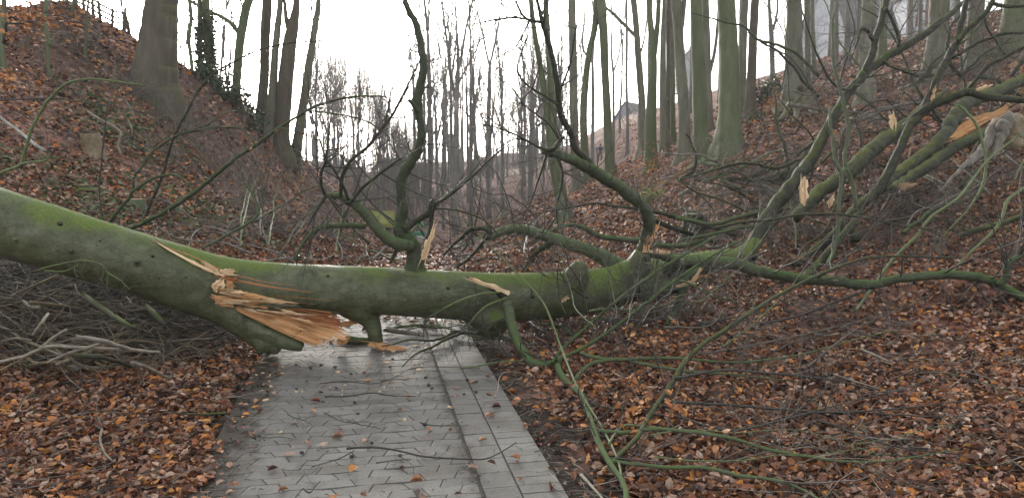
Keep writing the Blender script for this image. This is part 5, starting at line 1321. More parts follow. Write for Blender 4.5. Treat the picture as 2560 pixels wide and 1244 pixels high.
for k, ln in enumerate((with_y([(2520, 300, 50), (2490, 318, 40), (2478, 345, 28), (2455, 375, 24), (2430, 400, 20), (2410, 416, 14)], 10.2, 9.8), with_y([(2512, 310, 40), (2502, 340, 26), (2490, 372, 18), (2480, 400, 10)], 10.0, 9.9), with_y([(2540, 310, 60), (2530, 340, 50), (2540, 370, 40)], 10.4, 10.3), with_y([(2420, 404, 12), (2395, 430, 9), (2370, 455, 7), (2350, 480, 5)], 9.8, 9.6))):
    limb('root', [ln], M['tan_twig' if k == 2 else 'grey_twig'], t, 610 + k, rough=0.07, wob=0.2)

# ------------------------------------------------------------------ saplings and shoots in front of the left bank
def sapling(label, specs, mat, seed, twigs=18, tl=0.4, leaves=(), name='leafless_shoot', cat='sapling', tr=0.003):
    p0 = ground(specs[0][0][0], specs[0][0][1], 0, specs[0][0][3] if len(specs[0][0]) > 3 else 9)
    t = thing(name, label, cat, tuple(p0))
    o, cs, tips = limb('stem', [specs[0]], M[mat], t, seed, twigs=twigs // 2, tl=tl, tr=tr, tlv=1, tmat='twig', wob=0.3)
    for k, s in enumerate(specs[1:]): limb('branch', [s], M[mat], t, seed + k + 1, twigs=max(2, twigs // (2 * len(specs))), tl=tl, tr=tr, tlv=1, tmat='twig', wob=0.3)
    if leaves: leaf_spray('leaves', t, leaves, M['orange_leaf'], seed, cnt=1, spread=0.015)
    return t
sapling('long dark shoot arching from behind the trunk up towards the centre', [with_y([(308, 577, 11), (345, 562, 11), (380, 546, 11), (440, 512, 11), (500, 470, 10), (540, 436, 10), (590, 396, 9), (640, 362, 8), (700, 318, 7), (760, 282, 7), (800, 262, 6), (860, 246, 5), (920, 240, 4), (1000, 246, 2)], 7.6, 7.0),
    with_y([(770, 277, 5), (820, 283, 4), (880, 292, 4), (930, 310, 3), (975, 345, 2)], 7.0, 7.0), with_y([(640, 362, 4), (600, 320, 3), (530, 322, 3), (450, 330, 2)], 7.2, 7.3), with_y([(700, 320, 4), (760, 335, 3), (830, 370, 3), (880, 420, 2)], 7.1, 7.1)], 'limb', 620, 30, leaves=[(690, 328, 7.08, 1.5), (632, 372, 7.2, 1), (760, 340, 7.1, 1), (596, 250, 7.1, 1)])
sapling('thin dark shoot bending right over the ivy trees at its tip', [with_y([(364, 540, 7), (380, 500, 7), (404, 445, 7), (420, 385, 7), (436, 340, 6), (465, 285, 6), (500, 222, 6), (535, 185, 5), (575, 160, 5), (640, 128, 4), (700, 112, 4), (770, 104, 3), (860, 106, 2), (930, 130, 2)], 7.6, 7.3), with_y([(436, 340, 5), (480, 330, 4), (540, 318, 4), (600, 322, 3), (660, 325, 2)], 7.4, 7.3)], 'dark_limb', 630, 26, leaves=[(664, 122, 7.3, 1), (464, 228, 7.4, 1)])
sapling('shoot with a sharp bend low above the trunk, dark upper half', [with_y([(268, 562, 9), (300, 520, 9), (328, 485, 8), (336, 440, 7), (352, 420, 6), (380, 380, 5), (430, 346, 5), (480, 325, 4), (520, 312, 4), (560, 285, 3), (640, 272, 2)], 7.6, 7.5), with_y([(330, 480, 7), (370, 452, 7), (405, 440, 7), (440, 438, 5), (480, 470, 4), (520, 510, 3), (545, 540, 2)], 7.5, 7.4)], 'limb', 640, 16)
sapling('straight thin upright shoot nearest the mossy stump', [with_y([(256, 540, 4), (248, 480, 4), (252, 420, 4), (260, 340, 4), (266, 280, 3), (272, 240, 2)], 8.0, 8.0)], 'dark_twig', 650, 8)
sapling('mossy crooked shoot behind the split in the trunk', [with_y([(505, 622, 7), (540, 602, 7), (580, 580, 7), (620, 558, 7), (642, 536, 7), (638, 505, 6), (628, 480, 5), (605, 450, 4), (585, 425, 3)], 8.2, 8.4), with_y([(640, 545, 5), (650, 520, 4), (662, 480, 4), (672, 430, 3), (690, 370, 2)], 8.3, 8.4)], 'green_limb', 660, 18)
sapling('pale bowed shoot at the left edge arching over the bank', [with_y([(-20, 440, 8), (20, 425, 8), (52, 410, 8), (64, 370, 8), (85, 310, 8), (110, 265, 7), (138, 232, 7), (170, 208, 6), (215, 198, 5), (260, 200, 5), (320, 208, 4), (370, 215, 3)], 8.2, 8.0), with_y([(52, 410, 6), (80, 405, 6), (116, 400, 5), (118, 382, 3)], 8.1, 8.1)], 'green_twig', 670, 14)
sapling('thin twig line running level across the left bank', [with_y([(-20, 252, 4), (60, 248, 4), (130, 246, 4), (200, 254, 3), (300, 270, 3), (400, 290, 2)], 8.5, 8.5)], 'dark_twig', 680, 10)
sapling('shoot with withered orange leaves at the top left corner', [with_y([(8, 110, 8), (14, 70, 7), (25, 45, 6), (60, 40, 5), (110, 30, 4), (160, 44, 3), (210, 62, 3), (260, 92, 2)], 9.5, 9.3), with_y([(20, 60, 4), (60, 58, 3), (100, 50, 2)], 9.4, 9.4)], 'dark_twig', 690, 14)
t = bpy.context.scene.objects.get('leafless_shoot.007')
leaf_spray('leaves', t, [(55, 55, 9.3, 1.3), (75, 40, 9.3, 1), (20, 90, 9.3, 0.4), (98, 42, 9.3, 1), (5, 190, 9.2, 1.3), (20, 205, 9.2, 1), (168, 52, 9.3, 0.5), (60, 22, 9.3, 0.5)], M['orange_leaf'], 9, cnt=26, spread=0.13, size=(0.05, 0.085))
sapling('low twig with bronze leaves on the bank under the massive leaning beech', [with_y([(338, 300, 5), (320, 260, 4), (300, 235, 4), (318, 215, 3), (330, 205, 2)], 12.5, 12.5)], 'grey_twig', 695, 14, leaves=[(x, y, 12.4, 8) for x, y in ((300, 230), (318, 222), (290, 238), (325, 250), (305, 215))])
sapling('bleached dead stick bent over beside the lone grey stump', [with_y([(218, 278, 5), (250, 300, 6), (285, 318, 6), (302, 332, 6), (298, 352, 6), (296, 368, 5), (304, 388, 3)], 13.0, 13.0), with_y([(228, 286, 3), (262, 304, 4), (290, 316, 3)], 13.0, 12.9)], 'pale_twig', 700, 6, name='dead_stick', cat='dead stick')
sapling('bleached dead stick hooked upright right of the lone grey stump', [with_y([(318, 298, 4), (326, 312, 4), (331, 334, 3)], 13.5, 13.5)], 'pale_twig', 704, 2, name='dead_stick', cat='dead stick')
t = thing('birch_log', 'white birch log lying on the bank at the left edge', 'log', tuple(ground(60, 340)))
limb('stem', [[(-10, 285, 6, 11.4), (20, 308, 7, 11.3), (50, 330, 7, 11.2), (85, 359, 8, 11.0), (112, 378, 8, 10.9)]], plain('white birch bark', (0.27, 0.26, 0.24), 0.7, 6, 0.6), t, 705, wob=0.1)

# ------------------------------------------------------------------ undergrowth
Lb = 'bare tangled shrub on the left bank'
bushes_l = [(350, 260, 90, 70, 26), (430, 300, 110, 90, 30), (300, 215, 100, 60, 22), (470, 350, 110, 90, 28), (400, 400, 110, 90, 22), (600, 520, 110, 80, 24), (660, 560, 130, 80, 34), (740, 590, 130, 80, 36), (800, 575, 120, 70, 34), (700, 500, 100, 70, 22), (560, 430, 100, 90, 20), (120, 200, 120, 60, 20), (60, 130, 110, 50, 20), (200, 150, 100, 50, 18), (780, 520, 100, 70, 26), (840, 600, 100, 60, 26), (260, 120, 70, 40, 16), (640, 440, 90, 70, 18), (690, 400, 70, 60, 16)]
for k, (x, y, wd, hh, n) in enumerate(bushes_l):
    bush('bare_shrub', Lb, x, y, wd, hh, n, 'grey_twig', 900 + k, group='bare shrubs on the left bank', spread=0.8, r=0.004)
bushes_r = [(1650, 470, 110, 60, 24), (1720, 540, 120, 70, 28), (1790, 480, 110, 60, 24), (1820, 600, 120, 70, 30), (1900, 500, 110, 70, 26), (1960, 620, 120, 80, 30), (2060, 600, 110, 80, 26), (2180, 600, 130, 90, 30), (2270, 560, 120, 90, 28), (2360, 520, 120, 90, 26), (2450, 480, 120, 90, 26), (2530, 440, 110, 90, 22), (2160, 330, 120, 80, 30), (2260, 280, 120, 90, 34), (2240, 220, 90, 60, 22), (2420, 220, 120, 90, 28), (2500, 180, 120, 80, 26), (2080, 420, 110, 70, 24), (2330, 640, 120, 80, 24), (2500, 560, 120, 80, 22), (1560, 640, 90, 50, 18), (1700, 660, 100, 60, 22), (2200, 420, 110, 80, 28), (2340, 430, 110, 70, 24), (1400, 830, 120, 50, 22), (1500, 830, 130, 50, 26), (1620, 800, 130, 60, 26), (1730, 790, 120, 60, 24), (1860, 740, 120, 60, 22)]
for k, (x, y, wd, hh, n) in enumerate(bushes_r):
    bush('twig_tangle', 'tangle of bare broken twigs among the fallen limbs on the right bank', x, y, wd, hh, n, ('grey_twig', 'twig', 'dark_twig')[k % 3], 950 + k, group='twig tangles on the right bank', spread=1.3, r=0.0045, cat='twigs')
for k, (x, y, wd, hh, n) in enumerate([(1150, 520, 120, 60, 22), (1250, 540, 130, 60, 22), (1340, 500, 120, 60, 20), (1080, 480, 120, 80, 26), (1000, 520, 120, 80, 26), (930, 500, 110, 90, 28), (880, 470, 110, 90, 26), (960, 560, 110, 60, 22), (1200, 600, 130, 50, 20), (1320, 590, 120, 50, 18), (1180, 450, 140, 50, 20), (1300, 445, 120, 40, 16), (1440, 520, 100, 50, 16), (870, 420, 110, 70, 20), (930, 440, 110, 70, 20), (1560, 500, 100, 45, 14)]):
    bush('bare_shrub', 'low bare shrub on the valley floor behind the fallen trunk', x, y, wd, hh, n, 'grey_twig', 1000 + k, group='bare shrubs on the valley floor', spread=0.7, r=0.005)
rg = np.random.default_rng(88)
for k in range(26):
    x = 830 + k * 23 + rg.uniform(-8, 8); Y = rg.uniform(96, 122)
    bush('far_scrub', 'hazy grey scrub along the far skyline of the valley', x, 430, rg.uniform(60, 130), rg.uniform(22, 60), 26, 'grey_twig', 2000 + k, Y=Y, group='scrub along the far skyline', spread=0.7, up=0.1)
for k in range(16):
    x = 840 + k * 32 + rg.uniform(-10, 10); Y = rg.uniform(58, 85)
    bush('far_scrub', 'brownish bare scrub on the far valley slope', x, 470, rg.uniform(60, 120), rg.uniform(22, 46), 20, 'grey_twig', 2050 + k, Y=Y, group='scrub on the far valley slope', spread=0.8, up=0.1)
bush('beech_bush', 'young beech with a level spray of withered leaves left of the tall widening beech', 1648, 330, 150, 95, 9, 'grey_twig', 1030, 'orange_leaf', 520, Y=24, lsize=(0.05, 0.09), spread=0.8, lspread=0.16)
bush('beech_bush', 'bronze-leaved young beech beside the gnarled foot of the rooted beech', 1955, 262, 60, 44, 8, 'grey_twig', 1031, 'orange_leaf', 300, Y=24.5, lsize=(0.06, 0.1), lspread=0.16)
bush('beech_bush', 'rusty low beech growth on the slope above the walker', 1570, 350, 110, 40, 12, 'grey_twig', 1032, 'orange_leaf', 420, Y=66, lsize=(0.12, 0.22), lspread=0.5)
bush('beech_bush', 'rusty beech twigs in front of the straight green beech by the walker', 1545, 470, 110, 44, 9, 'grey_twig', 1033, 'orange_leaf', 160, Y=30, lsize=(0.06, 0.1), lspread=0.2)
bush('beech_bush', 'withered beech sprig low on the left bank', 420, 420, 70, 50, 6, 'grey_twig', 1034, 'orange_leaf', 60, lsize=(0.05, 0.08), lspread=0.1)
bush('beech_bush', 'withered beech sprig on the left bank below the massive leaning beech', 330, 300, 60, 60, 6, 'grey_twig', 1035, 'orange_leaf', 60, lsize=(0.05, 0.08), lspread=0.1)
bush('yellow_shrub', 'bright yellow-green tuft leaning down the slope left of the grey stump', 1640, 478, 60, 44, 20, 'green_twig', 1036, 'moss_yellow', 220, Y=20, lsize=(0.05, 0.09), lean=(-0.9, 0, 0), lspread=0.06)
bush('ivy_bush', 'dark ivy bush spilling over the crest under the ivy pair', 575, 290, 110, 42, 22, 'dark_twig', 1037, 'ivy_leaf', 900, Y=22.5, lsize=(0.08, 0.14))
bush('ivy_bush', 'ivy growth on the left crest beneath the clump under the low sun', 640, 335, 60, 30, 14, 'dark_twig', 1038, 'ivy_leaf', 360, Y=24, lsize=(0.08, 0.14))
bush('holly_bush', 'blue-green bush left of the gnarled foot of the rooted beech', 1915, 245, 80, 50, 18, 'dark_twig', 1039, 'ivy_leaf', 520, Y=30, lsize=(0.09, 0.16))
bush('bramble', 'brambly green growth on the slope right of the broadest trunk', 1905, 285, 70, 30, 14, 'grey_twig', 1040, 'pale_leaf', 260, Y=26, lsize=(0.08, 0.13))

# ------------------------------------------------------------------ heap of cut sticks at the left
def in_heap(X, Y):
    e = np.clip(1 - ((X + 4.1 + 0.25 * (Y - 7.2)) / 1.3) ** 2 - ((Y - 7.25) / 1.35) ** 2, 0, 1)
    return (0.58 + 0.22 * np.clip(Y - 7.0, 0, 1)) * e ** 0.7
rng = np.random.default_rng(5)
hb = MB()
n = 0
while n < 1250:
    X, Y = rng.uniform(-5.6, -2.0), rng.uniform(5.9, 8.6)
    H = float(in_heap(X, Y))
    if H <= 0.02: continue
    n += 1
    top = rng.uniform(0.1, 1) ** 0.55
    z = h(X, Y) + H * top + 0.02
    dark = rng.uniform() < np.clip((Y - 6.2) * 0.8, 0.2, 0.93)
    L = rng.uniform(0.2, 1.3); a = rng.normal(-0.45 if dark else 0.2, 0.85)
    d = unit(np.array([math.cos(a), math.sin(a) * 0.9, rng.normal(-0.06, 0.26)]))
    bend = rng.normal(0, 0.09, 3) * L
    q = np.array([np.array([X, Y, z]) + d * L * (t - 0.5) + bend * math.sin(math.pi * t) + rng.normal(0, 0.015, 3) for t in np.linspace(0, 1, 6)])
    for j in range(6): q[j, 2] = max(q[j, 2], h(q[j, 0], q[j, 1]) + 0.01)
    r = rng.choice([0.003, 0.0045, 0.007, 0.011, 0.017], p=[0.40, 0.34, 0.17, 0.07, 0.02])
    mi = (1 if rng.uniform() < 0.7 else 2) if dark else int(rng.choice([0, 2, 3], p=[0.45, 0.3, 0.25]))
    tube(hb, q, r * np.linspace(1, 0.6, 6), 5, mi, 0.08, n)
    for _ in range(rng.integers(0, 3)):
        grow(hb, q[rng.integers(1, 5)], d + rng.normal(0, 0.8, 3), L * 0.4, r * 0.55, 1, rng, up=0.02, m=mi, kids=(1, 3), wob=0.35)
hp = hb.build('brush_pile', [M['heap_stick'], M['dark_twig'], M['twig'], M['tan_twig']])
tag(hp, 'heap of cut bare sticks and brushwood under the left end of the trunk', 'brush pile', None, 'stuff')
for k, (ln, mat, lab) in enumerate((
        ([(-20, 640, 16), (40, 648, 16), (100, 680, 16), (180, 720, 16), (240, 760, 14), (300, 800, 12), (340, 820, 8)], 'dark_limb', 'long dark branch lying down the back of the stick heap'),
        ([(20, 690, 9), (80, 685, 9), (140, 715, 9), (200, 735, 8), (260, 750, 6)], 'dark_limb', 'thin dark branch beside the long one on the stick heap'),
        ([(-10, 712, 9), (40, 712, 9), (88, 711, 8)], 'pale_twig', 'straight pale stick poking in from the left edge of the heap'),
        ([(100, 692, 8), (140, 704, 8), (170, 713, 7)], 'green_limb', 'short yellow-mossed stick on the dark side of the heap'),
        ([(-20, 908, 9), (60, 890, 9), (120, 866, 9), (200, 868, 9), (300, 874, 8), (380, 880, 5)], 'pale_twig', 'long grey stick lying level across the front of the heap'),
        ([(120, 905, 8), (180, 880, 8), (246, 860, 7)], 'pale_twig', 'yellowish stick slanting up at the front of the heap'),
        ([(84, 835, 8), (105, 805, 8), (120, 784, 7)], 'pale_twig', 'pale stick standing steeply in the middle of the heap'),
        ([(100, 870, 8), (140, 840, 8), (165, 824, 7)], 'pale_twig', 'pale stick crossing the yellowish one near the front of the heap'),
        ([(190, 840, 9), (260, 852, 10), (330, 874, 10), (400, 880, 6)], 'pale_twig', 'smooth tan stick pointing right out of the heap'),
        ([(180, 888, 12), (240, 892, 12), (290, 902, 10), (330, 918, 7)], 'dark_limb', 'dark thick stick half under the front of the heap'),
        ([(330, 905, 9), (370, 920, 9), (425, 946, 7)], 'pale_twig', 'brown stick lying on the leaves right of the heap'),
        ([(255, 1072, 6), (250, 1100, 6), (262, 1130, 5), (280, 1150, 4)], 'pale_twig', 'short curved pale stick on the near left leaves'),
        ([(430, 1030, 4), (480, 1035, 6), (530, 1034, 7), (566, 1032, 7)], 'dark_limb', 'dark curved stick reaching to the left edge of the path'),
        ([(345, 910, 8), (350, 930, 8), (356, 955, 6)], 'pale_twig', 'stubby upright-looking stick on the leaves right of the heap'),
        ([(300, 740, 12), (340, 745, 14), (378, 780, 16), (412, 808, 12)], 'dark_limb', 'black crooked branch under the trunk beside the heap'),
        ([(420, 742, 8), (470, 770, 9), (540, 775, 7)], 'dark_limb', 'dark stick under the trunk nearest the torn bark'))):
    t = thing('stick', lab, 'stick', tuple(ground(ln[0][0], ln[0][1])))
    pts = []
    for (x, y, wd) in ln:
        g = ground(x, y); Xg, Yg = g[0], g[1]
        hh = float(in_heap(Xg, Yg)) * 0.9 + 0.05
        g2 = ground(x, y, hh); pts.append((x, y, wd, g2[1] - 0.05))
    limb('stem', [pts], M[mat], t, 1100 + k, wob=0.25, twigs=0)
t = thing('stick', 'short grey peg of wood standing upright in the leaves left of the torn bark', 'stick', tuple(ground(424, 878)))
limb('stem', [[(424, 880, 16, 6.75), (425, 862, 13, 6.75), (428, 846, 12, 6.75), (431, 838, 11, 6.75)]], M['grey_twig'], t, 1150, rough=0.12)
bush('green_sprig', 'pale green sprig growing by the heap of sticks under the trunk', 385, 830, 46, 14, 8, 'green_twig', 1160, 'pale_leaf', 40, lsize=(0.03, 0.05), r=0.002, lv=1, cat='plant', lspread=0.06)
bush('green_sprig', 'pale green sprig right of the upright grey peg', 450, 870, 40, 12, 8, 'green_twig', 1161, 'pale_leaf', 26, lsize=(0.03, 0.05), r=0.002, lv=1, cat='plant', lspread=0.06)
bush('green_sprig', 'green seedling among the near left leaves', 110, 1028, 40, 22, 6, 'green_twig', 1162, 'pale_leaf', 22, lsize=(0.03, 0.05), r=0.002, lv=1, cat='plant', lspread=0.04)
bush('green_sprig', 'green seedling at the left edge close to the camera', 45, 1190, 60, 26, 6, 'green_twig', 1163, 'pale_leaf', 26, lsize=(0.03, 0.045), r=0.002, lv=1, cat='plant', lspread=0.04)
sapling('pale twiggy branch hanging over the trunk above the heap', [with_y([(100, 672, 4), (150, 660, 4), (190, 652, 4), (225, 652, 4), (258, 664, 4), (270, 682, 4), (300, 700, 3), (325, 724, 2)], 5.75, 5.9), with_y([(270, 680, 3), (268, 700, 3), (266, 720, 2)], 5.9, 5.9), with_y([(110, 676, 4), (160, 678, 4), (195, 662, 3)], 5.75, 5.8)], 'green_twig', 1170, 26, tl=0.14, name='twig', cat='twig', tr=0.0016)

# ------------------------------------------------------------------ odds and ends on the path
rng = np.random.default_rng(12)
def chip(px, py, wpx, hpx, label, group, mat='pale_wood', seed=0):
    g = ground(px, py); d = g[0] - path_x(g[1])
    Y = g[1]; s = Y / F; z = (path_z(Y) if abs(d) < HW else g[2] + 0.03) + 0.006
    rg = np.random.default_rng(seed); n = 8; a = np.sort(rg.uniform(0, 2 * np.pi, n)); r = rg.uniform(0.45, 1.15, n)
    W, D = wpx * s * 0.5, max(wpx * s * 0.18, hpx * s * 0.9)
    top = np.stack([g[0] + r * np.cos(a) * W, Y + r * np.sin(a) * D, np.full(n, z) + rg.uniform(0.0, 0.006, n)], 1)
    bot = top * 1.0; bot[:, 2] = z - 0.012
    mb = MB(); mb.add(np.vstack([top, bot]), [(j, n + j, n + (j + 1) % n, (j + 1) % n) for j in range(n)], [list(range(n))[::-1], list(range(n, 2 * n))])
    o = mb.build('wood_chip', M[mat], smooth=False); wood_attr(o, np.linspace(0, 2, 2 * n) + seed, np.linspace(0, 1, 2 * n))
    return tag(o, label, 'wood chip', group)
for k, (x, y, wd, hh, lab) in enumerate(((665, 1012, 16, 10, 'bright two-lobed wood chip alone on the left half of the path'), (702, 1094, 14, 7, 'pale wood chip on the left half of the path, nearer than the two-lobed one'), (1122, 1030, 22, 9, 'tan wood chip lying against the gutter groove'),
        (1040, 874, 22, 16, 'squarish cream wood chip right of the split plank on the path'), (1064, 880, 12, 8, 'smaller cream chip beside the squarish one'), (980, 888, 26, 8, 'ragged flat chip below the split plank on the path'), (1046, 934, 16, 6, 'curled pale chip on the right half of the path'), (966, 916, 18, 5, 'long thin chip on the path below the ragged flat one'), (706, 944, 12, 5, 'rounded chip near the left edge of the path'), (845, 940, 12, 5, 'rounded chip in the centre of the path'), (1012, 1062, 12, 5, 'small chip right of the path centre'))):
    chip(x, y, wd, hh, lab, None, seed=1200 + k)
for k in range(46):
    chip(640 + rng.uniform(0, 460), 890 + rng.uniform(0, 1) ** 1.7 * 110, rng.uniform(4, 11), rng.uniform(2, 4), 'small pale wood chip scattered on the path by the torn trunk', 'wood chips on the path', 'pale_wood', 1300 + k)
o = slab('split_plank', [(918, 862), (925, 856), (960, 858), (1012, 868), (1016, 884), (985, 880), (950, 872)], ground(970, 882)[1] - 0.02, 0.03, M['wood'], None, 1400, 'tan split plank lying flat on the path beside the torn trunk', 'plank')
slab('split_plank', [(636, 908), (660, 906), (698, 906), (704, 911), (680, 912)], ground(670, 912)[1] - 0.02, 0.02, M['pale_wood'], None, 1401, 'thin torn lath lying at the left edge of the path', 'plank')
def husk(px, py, seed):
    g = ground(px, py); z = path_z(g[1]) + 0.010; rg = np.random.default_rng(seed)
    mb = MB(); s = 0.0075 * rg.uniform(0.8, 1.3)
    for k in range(4):
        a = k * math.pi / 2 + rg.uniform(-0.3, 0.3)
        d = np.array([math.cos(a), math.sin(a), 0.9])
        q = np.array([g * [1, 1, 0] + [0, 0, z] + np.array([d[0] * s * f, d[1] * s * f, s * 0.9 * e]) for f, e in ((0, 0), (0.9, 0.5), (1.2, 1.2), (0.8, 2.0))])
        tube(mb, q, s * np.array([0.7, 0.9, 0.7, 0.15]), 5, cap=False)
    return tag(mb.build('beechnut_husk', M['dark_twig']), 'dark open beechnut husk lying on the path', 'husk', 'beechnut husks on the path')
for k, (x, y) in enumerate(((675, 942), (695, 944), (740, 925), (777, 932), (808, 1019), (742, 987), (670, 994), (602, 1002), (598, 1018), (648, 1108), (755, 1150), (1000, 1158), (1062, 1078), (895, 1050), (887, 1022), (878, 948), (957, 967), (976, 930), (982, 910), (1080, 985), (1064, 958), (838, 932), (803, 926), (1072, 978), (1160, 1000), (930, 1125), (604, 1034), (1190, 995), (1168, 964), (880, 1160))):
    husk(x, y, 1450 + k)
def path_twig(label, pts, wd, seed, side=6, mat='dark_twig'):
    t = thing('twig', label, 'twig', tuple(ground(pts[0][0], pts[0][1])))
    line = []
    for i, (x, y) in enumerate(pts):
        g = ground(x, y, 0.012 + 0.01 * (i % 2)); line.append((x, y, wd * (1 - 0.6 * i / len(pts)), g[1] - 0.03))
    mb = MB(); p, r = px_line(line); c = spline(np.column_stack([p, r]), 6); tube(mb, c[:, :3], c[:, 3], 5, 0, 0.08, seed)
    rg = np.random.default_rng(seed)
    mb.build('stem', M[mat], t)
    if side:
        for k in range(side):
            sb = MB(); i = rg.integers(2, len(c) - 1); dd = unit(c[i, :3] - c[i - 1, :3]); s_ = rg.choice([-1, 1])
            d = unit(dd + s_ * np.array([-dd[1], dd[0], 0.04]) * rg.uniform(0.5, 1.2))
            grow(sb, c[i, :3], d, rg.uniform(0.08, 0.22), 0.0016, 1, rg, up=0.0, kids=(1, 2))
            sb.build('side_twig', M[mat], t)
    return t
path_twig('long dark twig lying across the path near the camera', [(866, 1120), (900, 1117), (950, 1118), (1000, 1126), (1050, 1138), (1100, 1143), (1160, 1146), (1210, 1146), (1250, 1130), (1290, 1105)], 7, 1500, 9)
path_twig('thin twig trailing left from the long dark twig', [(884, 1126), (850, 1144), (820, 1154), (780, 1165)], 4, 1501, 3)
path_twig('dark twig lying level across the middle of the path', [(812, 990), (870, 989), (930, 981), (980, 988), (1040, 990)], 4.5, 1502, 3)
path_twig('kinked fine twig left of the path centre', [(615, 1066), (632, 1085), (660, 1093), (700, 1091), (730, 1096)], 3, 1503, 3)
path_twig('fine forked twig in the middle of the path', [(810, 1030), (850, 1050), (890, 1058), (950, 1070)], 3, 1504, 5)
path_twig('short black forked twig at the bottom of the path', [(758, 1220), (770, 1229), (780, 1226), (788, 1205)], 6, 1505, 2)
path_twig('straight twig close to the camera right of the path centre', [(940, 1156), (980, 1150), (1026, 1146)], 3.5, 1506, 3)
path_twig('fine twig running into the gutter groove', [(1050, 1055), (1080, 1062), (1120, 1063), (1150, 1062)], 3.5, 1507, 1)
path_twig('small bunch of twigs left of the path centre', [(718, 1034), (740, 1045), (760, 1050), (780, 1060)], 3, 1508, 8)
path_twig('fine long twig crossing the far part of the path', [(800, 958), (860, 952), (930, 958), (980, 945), (1030, 920), (1100, 916), (1200, 920)], 3, 1509, 8)
path_twig('greenish twig crossing from the path edge to the broken branch', [(1150, 920), (1190, 915), (1240, 905), (1310, 900)], 5, 1510, 8, 'green_twig')
path_twig('bent pale twig at the right edge of the path', [(1236, 995), (1245, 970), (1248, 945), (1262, 930), (1300, 930)], 4, 1511, 2, 'pale_twig')
path_twig('straight grey stick on the mud right of the path', [(1452, 1186), (1475, 1210), (1505, 1244), (1520, 1262)], 10, 1512, 0, 'pale_twig')
path_twig('short grey stick at the right kerb close to the camera', [(1370, 1180), (1384, 1192), (1396, 1206)], 6, 1513, 0, 'pale_twig')
path_twig('white bare stick on the leaves of the right bank', [(2152, 872), (2180, 884), (2226, 904)], 9, 1514, 0, 'pale_twig')
path_twig('pale half-buried stick left of the white one', [(2085, 935), (2130, 950), (2190, 968)], 6, 1515, 0, 'pale_twig')
path_twig('dark slender branch lying on the near right leaves', [(2040, 1050), (2080, 1060), (2130, 1080), (2200, 1105), (2280, 1122), (2400, 1135)], 8, 1516, 4)
path_twig('mossy branch lying under the trunk across the path', [(960, 825), (1010, 815), (1080, 812), (1140, 825), (1180, 838), (1250, 845)], 9, 1517, 6, 'green_twig')
path_twig('grey log piece lying under the trunk on the path', [(970, 822), (1000, 828), (1035, 832), (1050, 834)], 16, 1518, 0, 'grey_twig')
path_twig('dark branch lying on leaves at the far right, level', [(1900, 810), (1990, 790), (2060, 765), (2140, 735), (2220, 705)], 8, 1519, 6)
# fine debris: twig crumbs along both muddy edges
db = MB(); rg = np.random.default_rng(41)
for k in range(2600):
    Y = 3.4 * (11.0 / 3.4) ** rg.uniform(0, 1)
    side = rg.uniform() < 0.62
    d = HW + abs(rg.normal(0.12, 0.28)) if side else -HW + rg.normal(-0.02, 0.16)
    if rg.uniform() < 0.12: d = rg.uniform(-HW, HW)
    if rg.uniform() < 0.10: d = HW - 0.44 + rg.normal(0, 0.03)
    X = path_x(Y) + d; z = path_z(Y) + 0.006 if abs(d) < HW else h(X, Y) + 0.02
    a = rg.uniform(0, 6.28); L = rg.uniform(0.01, 0.09) if abs(d) > HW - 0.1 else rg.uniform(0.004, 0.03)
    dv = np.array([math.cos(a), math.sin(a), rg.normal(0, 0.08)]) * L
    p = np.array([X, Y, z]); tube(db, np.array([p - dv / 2, p + rg.normal(0, 0.003, 3), p + dv / 2]), np.full(3, rg.uniform(0.0012, 0.003)), 3, int(rg.integers(0, 3)), cap=False)
tag(db.build('twig_litter', [M['dark_twig'], M['twig'], M['pale_twig']]), 'fine twig crumbs and bark bits along the muddy path edges', None, None, 'stuff')
# twigs strewn over the leaf carpet of both banks
db = MB()
for k in range(2200):
    Y = 3.6 * (22 / 3.6) ** rg.uniform(0, 1); X = rg.uniform(-0.78, 0.78) * Y
    if abs(X - path_x(Y)) < HW + 0.1: continue
    z = h(X, Y) + 0.045; a = rg.uniform(0, 6.28); L = rg.uniform(0.12, 0.5) * (1 + Y / 18)
    grow(db, (X, Y, z), (math.cos(a), math.sin(a), rg.normal(0.06, 0.1)), L, rg.uniform(0.0018, 0.004) * (1 + Y / 14), int(rg.uniform() < 0.35), rg, up=0, wob=0.3, kids=(1, 3), m=int(rg.integers(0, 3)))
tag(db.build('strewn_twigs', [M['dark_twig'], M['grey_twig'], M['pale_twig']]), 'thin fallen twigs strewn over the leaves of both banks', None, None, 'stuff')

# ------------------------------------------------------------------ fence on the left crest
t = thing('fence', 'rough post-and-rail fence on the crest of the left bank', 'fence', tuple(P(250, 85, 20.0)))
def crest(px, py0):
    for q in range(-40, 400, 2):
        g = ground(px, q)
        if g is not None: return g
    return P(px, py0, 20)
fp = [(168, 12), (190, 36), (210, 52), (232, 66), (252, 88), (280, 104), (306, 128), (326, 140)]
tops = []
for k, (x, y) in enumerate(fp):
    b = crest(x, y); b[2] -= 0.15
    tp = b + np.array([(-2, 3, 0, 2, -3, 4, 10, -4)[k] * 0.012, 0, 0.40 + (24, 22, 24, 22, 24, 22, 36, 14)[k] * 0.0125]); tops.append(tp)
    mb = MB(); tube(mb, np.array([b, (b + tp) / 2, tp]), np.array([0.045, 0.042, 0.038]), 7, 0, 0.1, k); mb.build('post', M['dark_beech'], t)
for fr in (0.12, 0.5, 0.85):
    mb = MB(); q = np.array([tp - np.array([0, 0, 0.40 * fr + 0.012 * (i % 3)]) for i, tp in enumerate(tops)]); q[6, 2] -= 0.10
    tube(mb, q, np.full(len(q), 0.028), 6, 0, 0.1, 9); mb.build('rail', M['dark_beech'], t)

